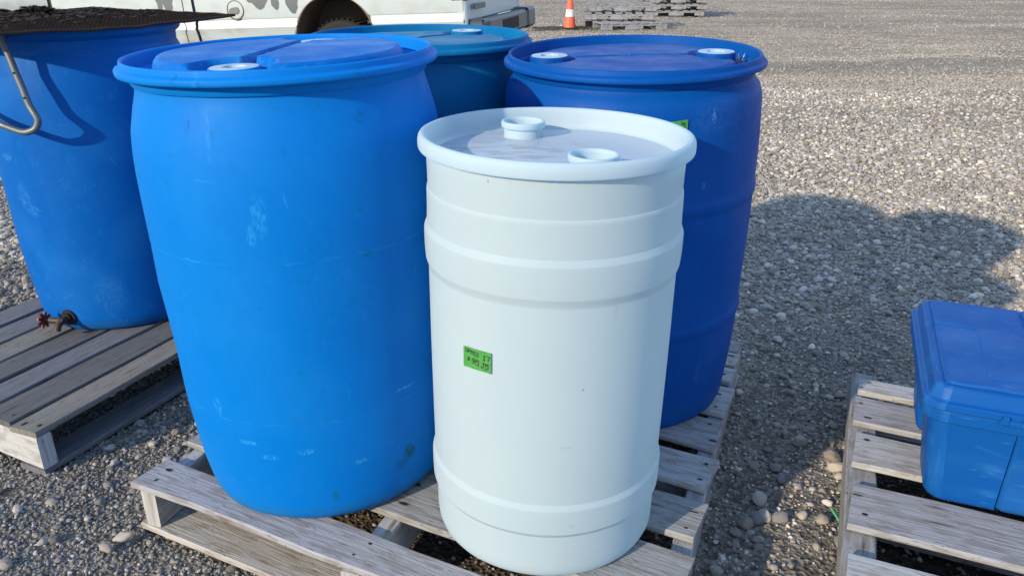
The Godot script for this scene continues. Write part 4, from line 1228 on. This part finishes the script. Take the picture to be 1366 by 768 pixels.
func build_background() -> void:
	# traffic cone
	var c := thing("traffic_cone", "orange traffic cone with two white bands beyond the parked truck", "traffic cone", "", Vector3(1.03, ground_height(1.03, -15.1) + 0.01, -15.1))
	var orange := mat(Color(0.88, 0.38, 0.27), 0.55)
	var base := Mesher.new()
	base.lathe([[Vector2(0.0, 0.03), Vector2(0.13, 0.03), Vector2(0.15, 0.022), Vector2(0.155, 0.0)]], 8)
	obj("base", base.commit(), mat(Color(0.10, 0.08, 0.06), 0.9), c)
	var lv := [[0.028, 0.108], [0.21, 0.083], [0.33, 0.067], [0.50, 0.046], [0.62, 0.036], [0.92, 0.024]]
	for k in 5:
		var m := Mesher.new()
		m.lathe([[Vector2(lv[k][1], lv[k][0]), Vector2(lv[k + 1][1], lv[k + 1][0])]], 24)
		if k == 4: m.lathe([[Vector2(0.024, 0.92), Vector2(0.0, 0.925)]], 24)
		obj("cone_body" if k % 2 == 0 else "white_band", m.commit(), orange if k % 2 == 0 else mat(Color(0.86, 0.85, 0.83), 0.5), c)
	# stacks of pallets: each pallet is a thing
	far_pallet("splayed grey pallet at the bottom of the near far-off stack", Vector3(2.02, 0.0, -15.1), 12.0, 0.0, 301)
	far_pallet("middle grey pallet of the near far-off stack, shifted towards the cone", Vector3(1.92, 0.135, -15.5), -3.0, 0.0, 302)
	far_pallet("top grey pallet of the near far-off stack by the cone", Vector3(2.0, 0.27, -15.75), -1.0, 0.0, 303)
	for k in 4:
		far_pallet(["lowest pallet of the rear stack in the gravel yard", "second pallet up in the rear stack in the gravel yard", "third pallet up in the rear stack in the gravel yard", "topmost pallet of the rear stack in the gravel yard"][k], Vector3(3.55 + 0.03 * (k % 2), 0.135 * k, -18.9 + 0.03 * k), 1.0 + k * 0.7 - (3.0 if k == 3 else 0.0), 0.0, 310 + k)
	# dark soil strip beside the cone
	var ms := Mesher.new()
	var nz := fnl(95, 1.6, 3)
	var nxn := 60; var nzn := 14
	for i in nzn + 1:
		for j in nxn + 1:
			var u := float(j) / nxn; var w := float(i) / nzn
			var x := lerpf(0.05, 2.7, u); var z := -15.9 + 1.7 * w - 0.35 * u
			var e := minf(minf(u, 1 - u) * 6.0, minf(w, 1 - w) * 3.0)
			var y := ground_height(x, z) + 0.045 * (e - 0.55) * (0.7 + 0.9 * nz.get_noise_2d(x * 2.0, z * 2.0)) + 0.02 * nz.get_noise_2d(x * 5.0, z * 5.0) * clampf(e, 0, 1)
			if e <= 0.0: y = ground_height(x, z) - 0.05
			ms.vert(Vector3(x, minf(y, ground_height(x, z) + 0.05), z), Vector2(x, z))
	for i in nzn:
		for j in nxn:
			var k := i * (nxn + 1) + j
			ms.quad(k, k + 1, k + nxn + 2, k + nxn + 1)
	for k in range(0, ms.idx.size(), 3):
		var a := ms.v[ms.idx[k]]; var b := ms.v[ms.idx[k + 1]]; var d := ms.v[ms.idx[k + 2]]
		if (d - a).cross(b - a).y < 0:
			var t := ms.idx[k + 1]; ms.idx[k + 1] = ms.idx[k + 2]; ms.idx[k + 2] = t
	var so := obj("dark_soil", ms.commit(), mat(Color(0.30, 0.27, 0.22), 0.98, 0, 0.2), self)
	so.set_meta("kind", "stuff"); so.set_meta("label", "strip of dark damp soil round the foot of the cone"); so.set_meta("category", "soil")

func far_pallet(label: String, at: Vector3, yaw: float, roll: float, sd: int) -> void:
	var r := RandomNumberGenerator.new(); r.seed = sd
	var root := thing("stacked_pallet", label, "pallet", "far-off pallet stacks", at + Vector3(0, ground_height(at.x, at.z) + 0.004, 0))
	root.rotation_degrees = Vector3(0, yaw, roll)
	for k in 7:
		var b := obj("deck_board", board_mesh(1.0, 0.018, 0.115, r.randi(), 0.004), mats.grey_wood[3 if r.randf() < 0.5 else 1], root)
		b.transform = frame_of(Vector3(-0.54 + 0.18 * k + r.randf_range(-0.01, 0.01), 0.122, 0), Vector3(0, 0, 1))
	for k in 3:
		# notched stringers run across the view
		var z := -0.47 + 0.47 * k
		var ms := Mesher.new()
		for q in [[0.0, 0.60, 0.078, 0.112], [-0.50, 0.10, 0.020, 0.078], [0.0, 0.16, 0.020, 0.078], [0.50, 0.10, 0.020, 0.078]]:
			ms.box(Vector3(q[0], (q[2] + q[3]) / 2, z), Vector3(q[1], 0, 0), Vector3(0, (q[3] - q[2]) / 2 - 0.0005, 0), Vector3(0, 0, 0.019), 0.002)
		obj("stringer", ms.commit(), mats.grey_wood[1 if k == 2 else 3], root)
	for k in 3:
		var b := obj("bottom_board", board_mesh(1.0, 0.018, 0.11, r.randi(), 0.004), mats.old_wood[r.randi() % 4], root)
		b.transform = frame_of(Vector3(-0.54 + 0.54 * k, 0.010, 0), Vector3(0, 0, 1))

func build_stones() -> void:
	var sm := mat(Color.WHITE, 0.85, 0.0, 0.35)
	sm.vertex_color_use_as_albedo = true
	var tx := NoiseTexture2D.new()
	tx.width = 256; tx.height = 256; tx.seamless = true; tx.noise = fnl(15, 0.05, 4)
	var g := Gradient.new(); g.set_color(0, Color(0.72, 0.71, 0.7)); g.set_color(1, Color(1, 1, 1)); tx.color_ramp = g
	sm.albedo_texture = tx
	sm.uv1_triplanar = true; sm.uv1_scale = Vector3.ONE * 0.6
	mats.stone = sm
	var fine := []; var coarse := []; var far := []
	for k in 4: fine.append(stone_mesh(400 + k, 1, 0.45, 6))
	for k in 6: coarse.append(stone_mesh(420 + k, 2, 0.30, 4 if k % 2 else 2))
	for k in 4: far.append(stone_mesh(440 + k, 1, 0.35, 3))
	# grit close by; pebbles; larger pebbles; farther stones
	scatter("gravel", "fine grey gravel and pebbles covering the yard near the pallets", fine, sm, [[0.9, 2.6, 15000, 0.005, 0.014, 0.0, 0.70, 0.70], [0.9, 2.6, 5000, 0.003, 0.009, -1.0, 0.70, 0.70], [2.6, 4.6, 6500, 0.007, 0.020, 0.0, 0.70, 0.72]], 501)
	scatter("gravel", "rounded pebbles scattered through the near gravel", coarse, sm, [[0.9, 2.6, 260, 0.012, 0.034, -1.0, 0.70, 0.70], [2.6, 6.5, 1250, 0.014, 0.042, 0.0, 0.68, 0.72]], 502)
	scatter("gravel", "sunlit gravel of the open yard behind the drums", far, sm, [[4.6, 9.0, 1700, 0.012, 0.036, 0.0, 0.68, 0.76], [9.0, 15.0, 520, 0.012, 0.034, 0.0, 0.68, 0.74], [15.0, 30.0, 130, 0.014, 0.045, 0.0, 0.66, 0.72]], 503)

func build_small_things() -> void:
	# the bigger loose stones between the pallets and at the left
	var r := RandomNumberGenerator.new(); r.seed = 91
	var vars := []
	for k in 7: vars.append(stone_mesh(460 + k, 2, 0.28, 3 + k % 3))
	var tints := []
	for q in [Color(0.58, 0.57, 0.55), Color(0.66, 0.645, 0.61), Color(0.54, 0.545, 0.55), Color(0.74, 0.725, 0.69), Color(0.58, 0.55, 0.52)]:
		var m := mat(q, 0.85, 0, 0.35)
		m.albedo_texture = (mats.stone as StandardMaterial3D).albedo_texture
		m.uv1_triplanar = true; m.uv1_scale = Vector3.ONE * 8.0
		tints.append(m)
	var spots := []
	# along the alley
	for k in 60:
		var z := r.randf_range(-2.35, -1.12)
		var x := 0.36 - (z + 1.3) * 0.42 + r.randf_range(0.04, 0.33)
		var side := (x - (0.36 - (z + 1.3) * 0.42)) / 0.36
		var where: String = ["close beside the four-drum pallet", "in the middle of the alley", "close beside the tote pallet"][clampi(int(side * 3.0), 0, 2)]
		var along: String = ["at its front", "a third of the way in", "two thirds in", "at its far end"][clampi(int((-1.12 - z) / 0.31), 0, 3)]
		var size := r.randf_range(0.018, 0.05) * (0.8 if z < -1.9 else 1.0)
		spots.append([x, z, size, ("large " if size > 0.037 else "middling " if size > 0.026 else "small "), "stone " + where + ", " + along, "loose stones between the pallets"])
	for k in 9:
		var z := r.randf_range(-2.3, -1.75); var x := -0.86 + (z + 1.75) * -0.35 + r.randf_range(-0.12, 0.12)
		var size := r.randf_range(0.02, 0.036)
		var along: String = ["at its front", "halfway along", "at its far end"][clampi(int((-1.75 - z) / 0.18), 0, 2)]
		spots.append([x, z, size, ("large " if size > 0.03 else "middling " if size > 0.025 else "small "), "stone in the gap beside the tap drum's pallet, " + along, "loose stones in the left gap"])
	var done := 0
	var used := {}
	for s in spots:
		var half: float = s[2] * 0.5
		var ti := r.randi() % 5
		var said: String = s[3] + ["grey-brown ", "pale tan ", "mid grey ", "cream ", "soft brown "][ti] + s[4]
		if used.has(said): continue                    # one stone of each look in each place
		used[said] = true
		var o := MeshInstance3D.new()
		o.name = numbered("stone"); o.mesh = vars[done % 7];
		o.material_override = tints[ti]
		o.basis = Basis.from_euler(Vector3(r.randf_range(-0.3, 0.3), r.randf() * TAU, r.randf_range(-0.3, 0.3))).scaled(Vector3.ONE * half)
		o.position = Vector3(s[0], ground_height(s[0], s[1]) + half * 0.35, s[1])
		add_child(o, true)
		tag(o, said, "stone", s[5])
		done += 1
	# two tan stones by the front left corner
	for k in 2:
		var o := MeshInstance3D.new()
		o.name = numbered("stone"); o.mesh = vars[k + 2]; o.material_override = tints[[3, 1][k]]
		o.basis = Basis.from_euler(Vector3(0.3, [0.6, 2.2][k], 0.25)).scaled(Vector3(0.024, 0.018, 0.015) * [1.0, 0.85][k])
		o.position = [Vector3(-0.85, 0.008, -1.425), Vector3(-0.872, 0.006, -1.392)][k]
		add_child(o, true)
		tag(o, ["cream wedge-shaped stone, the larger of two touching before the pallet's left corner", "pale tan chip, the smaller of two touching before the pallet's left corner"][k], "stone", "pair of stones at the pallet corner")
	# green plastic strip against the right pallet
	var gs := Mesher.new()
	gs.tube([Vector3(0.022, 0.006, 0.016), Vector3(0.012, 0.02, 0.0), Vector3(0.0, 0.036, -0.016)], 0.0035, 7)
	var gn := obj("plastic_strip", gs.commit(), mat(Color(0.16, 0.50, 0.34), 0.5), self)
	gn.position = Vector3(0.715, 0.0, -1.475)
	tag(gn, "short green plastic strip poking up beside the right pallet", "strip")
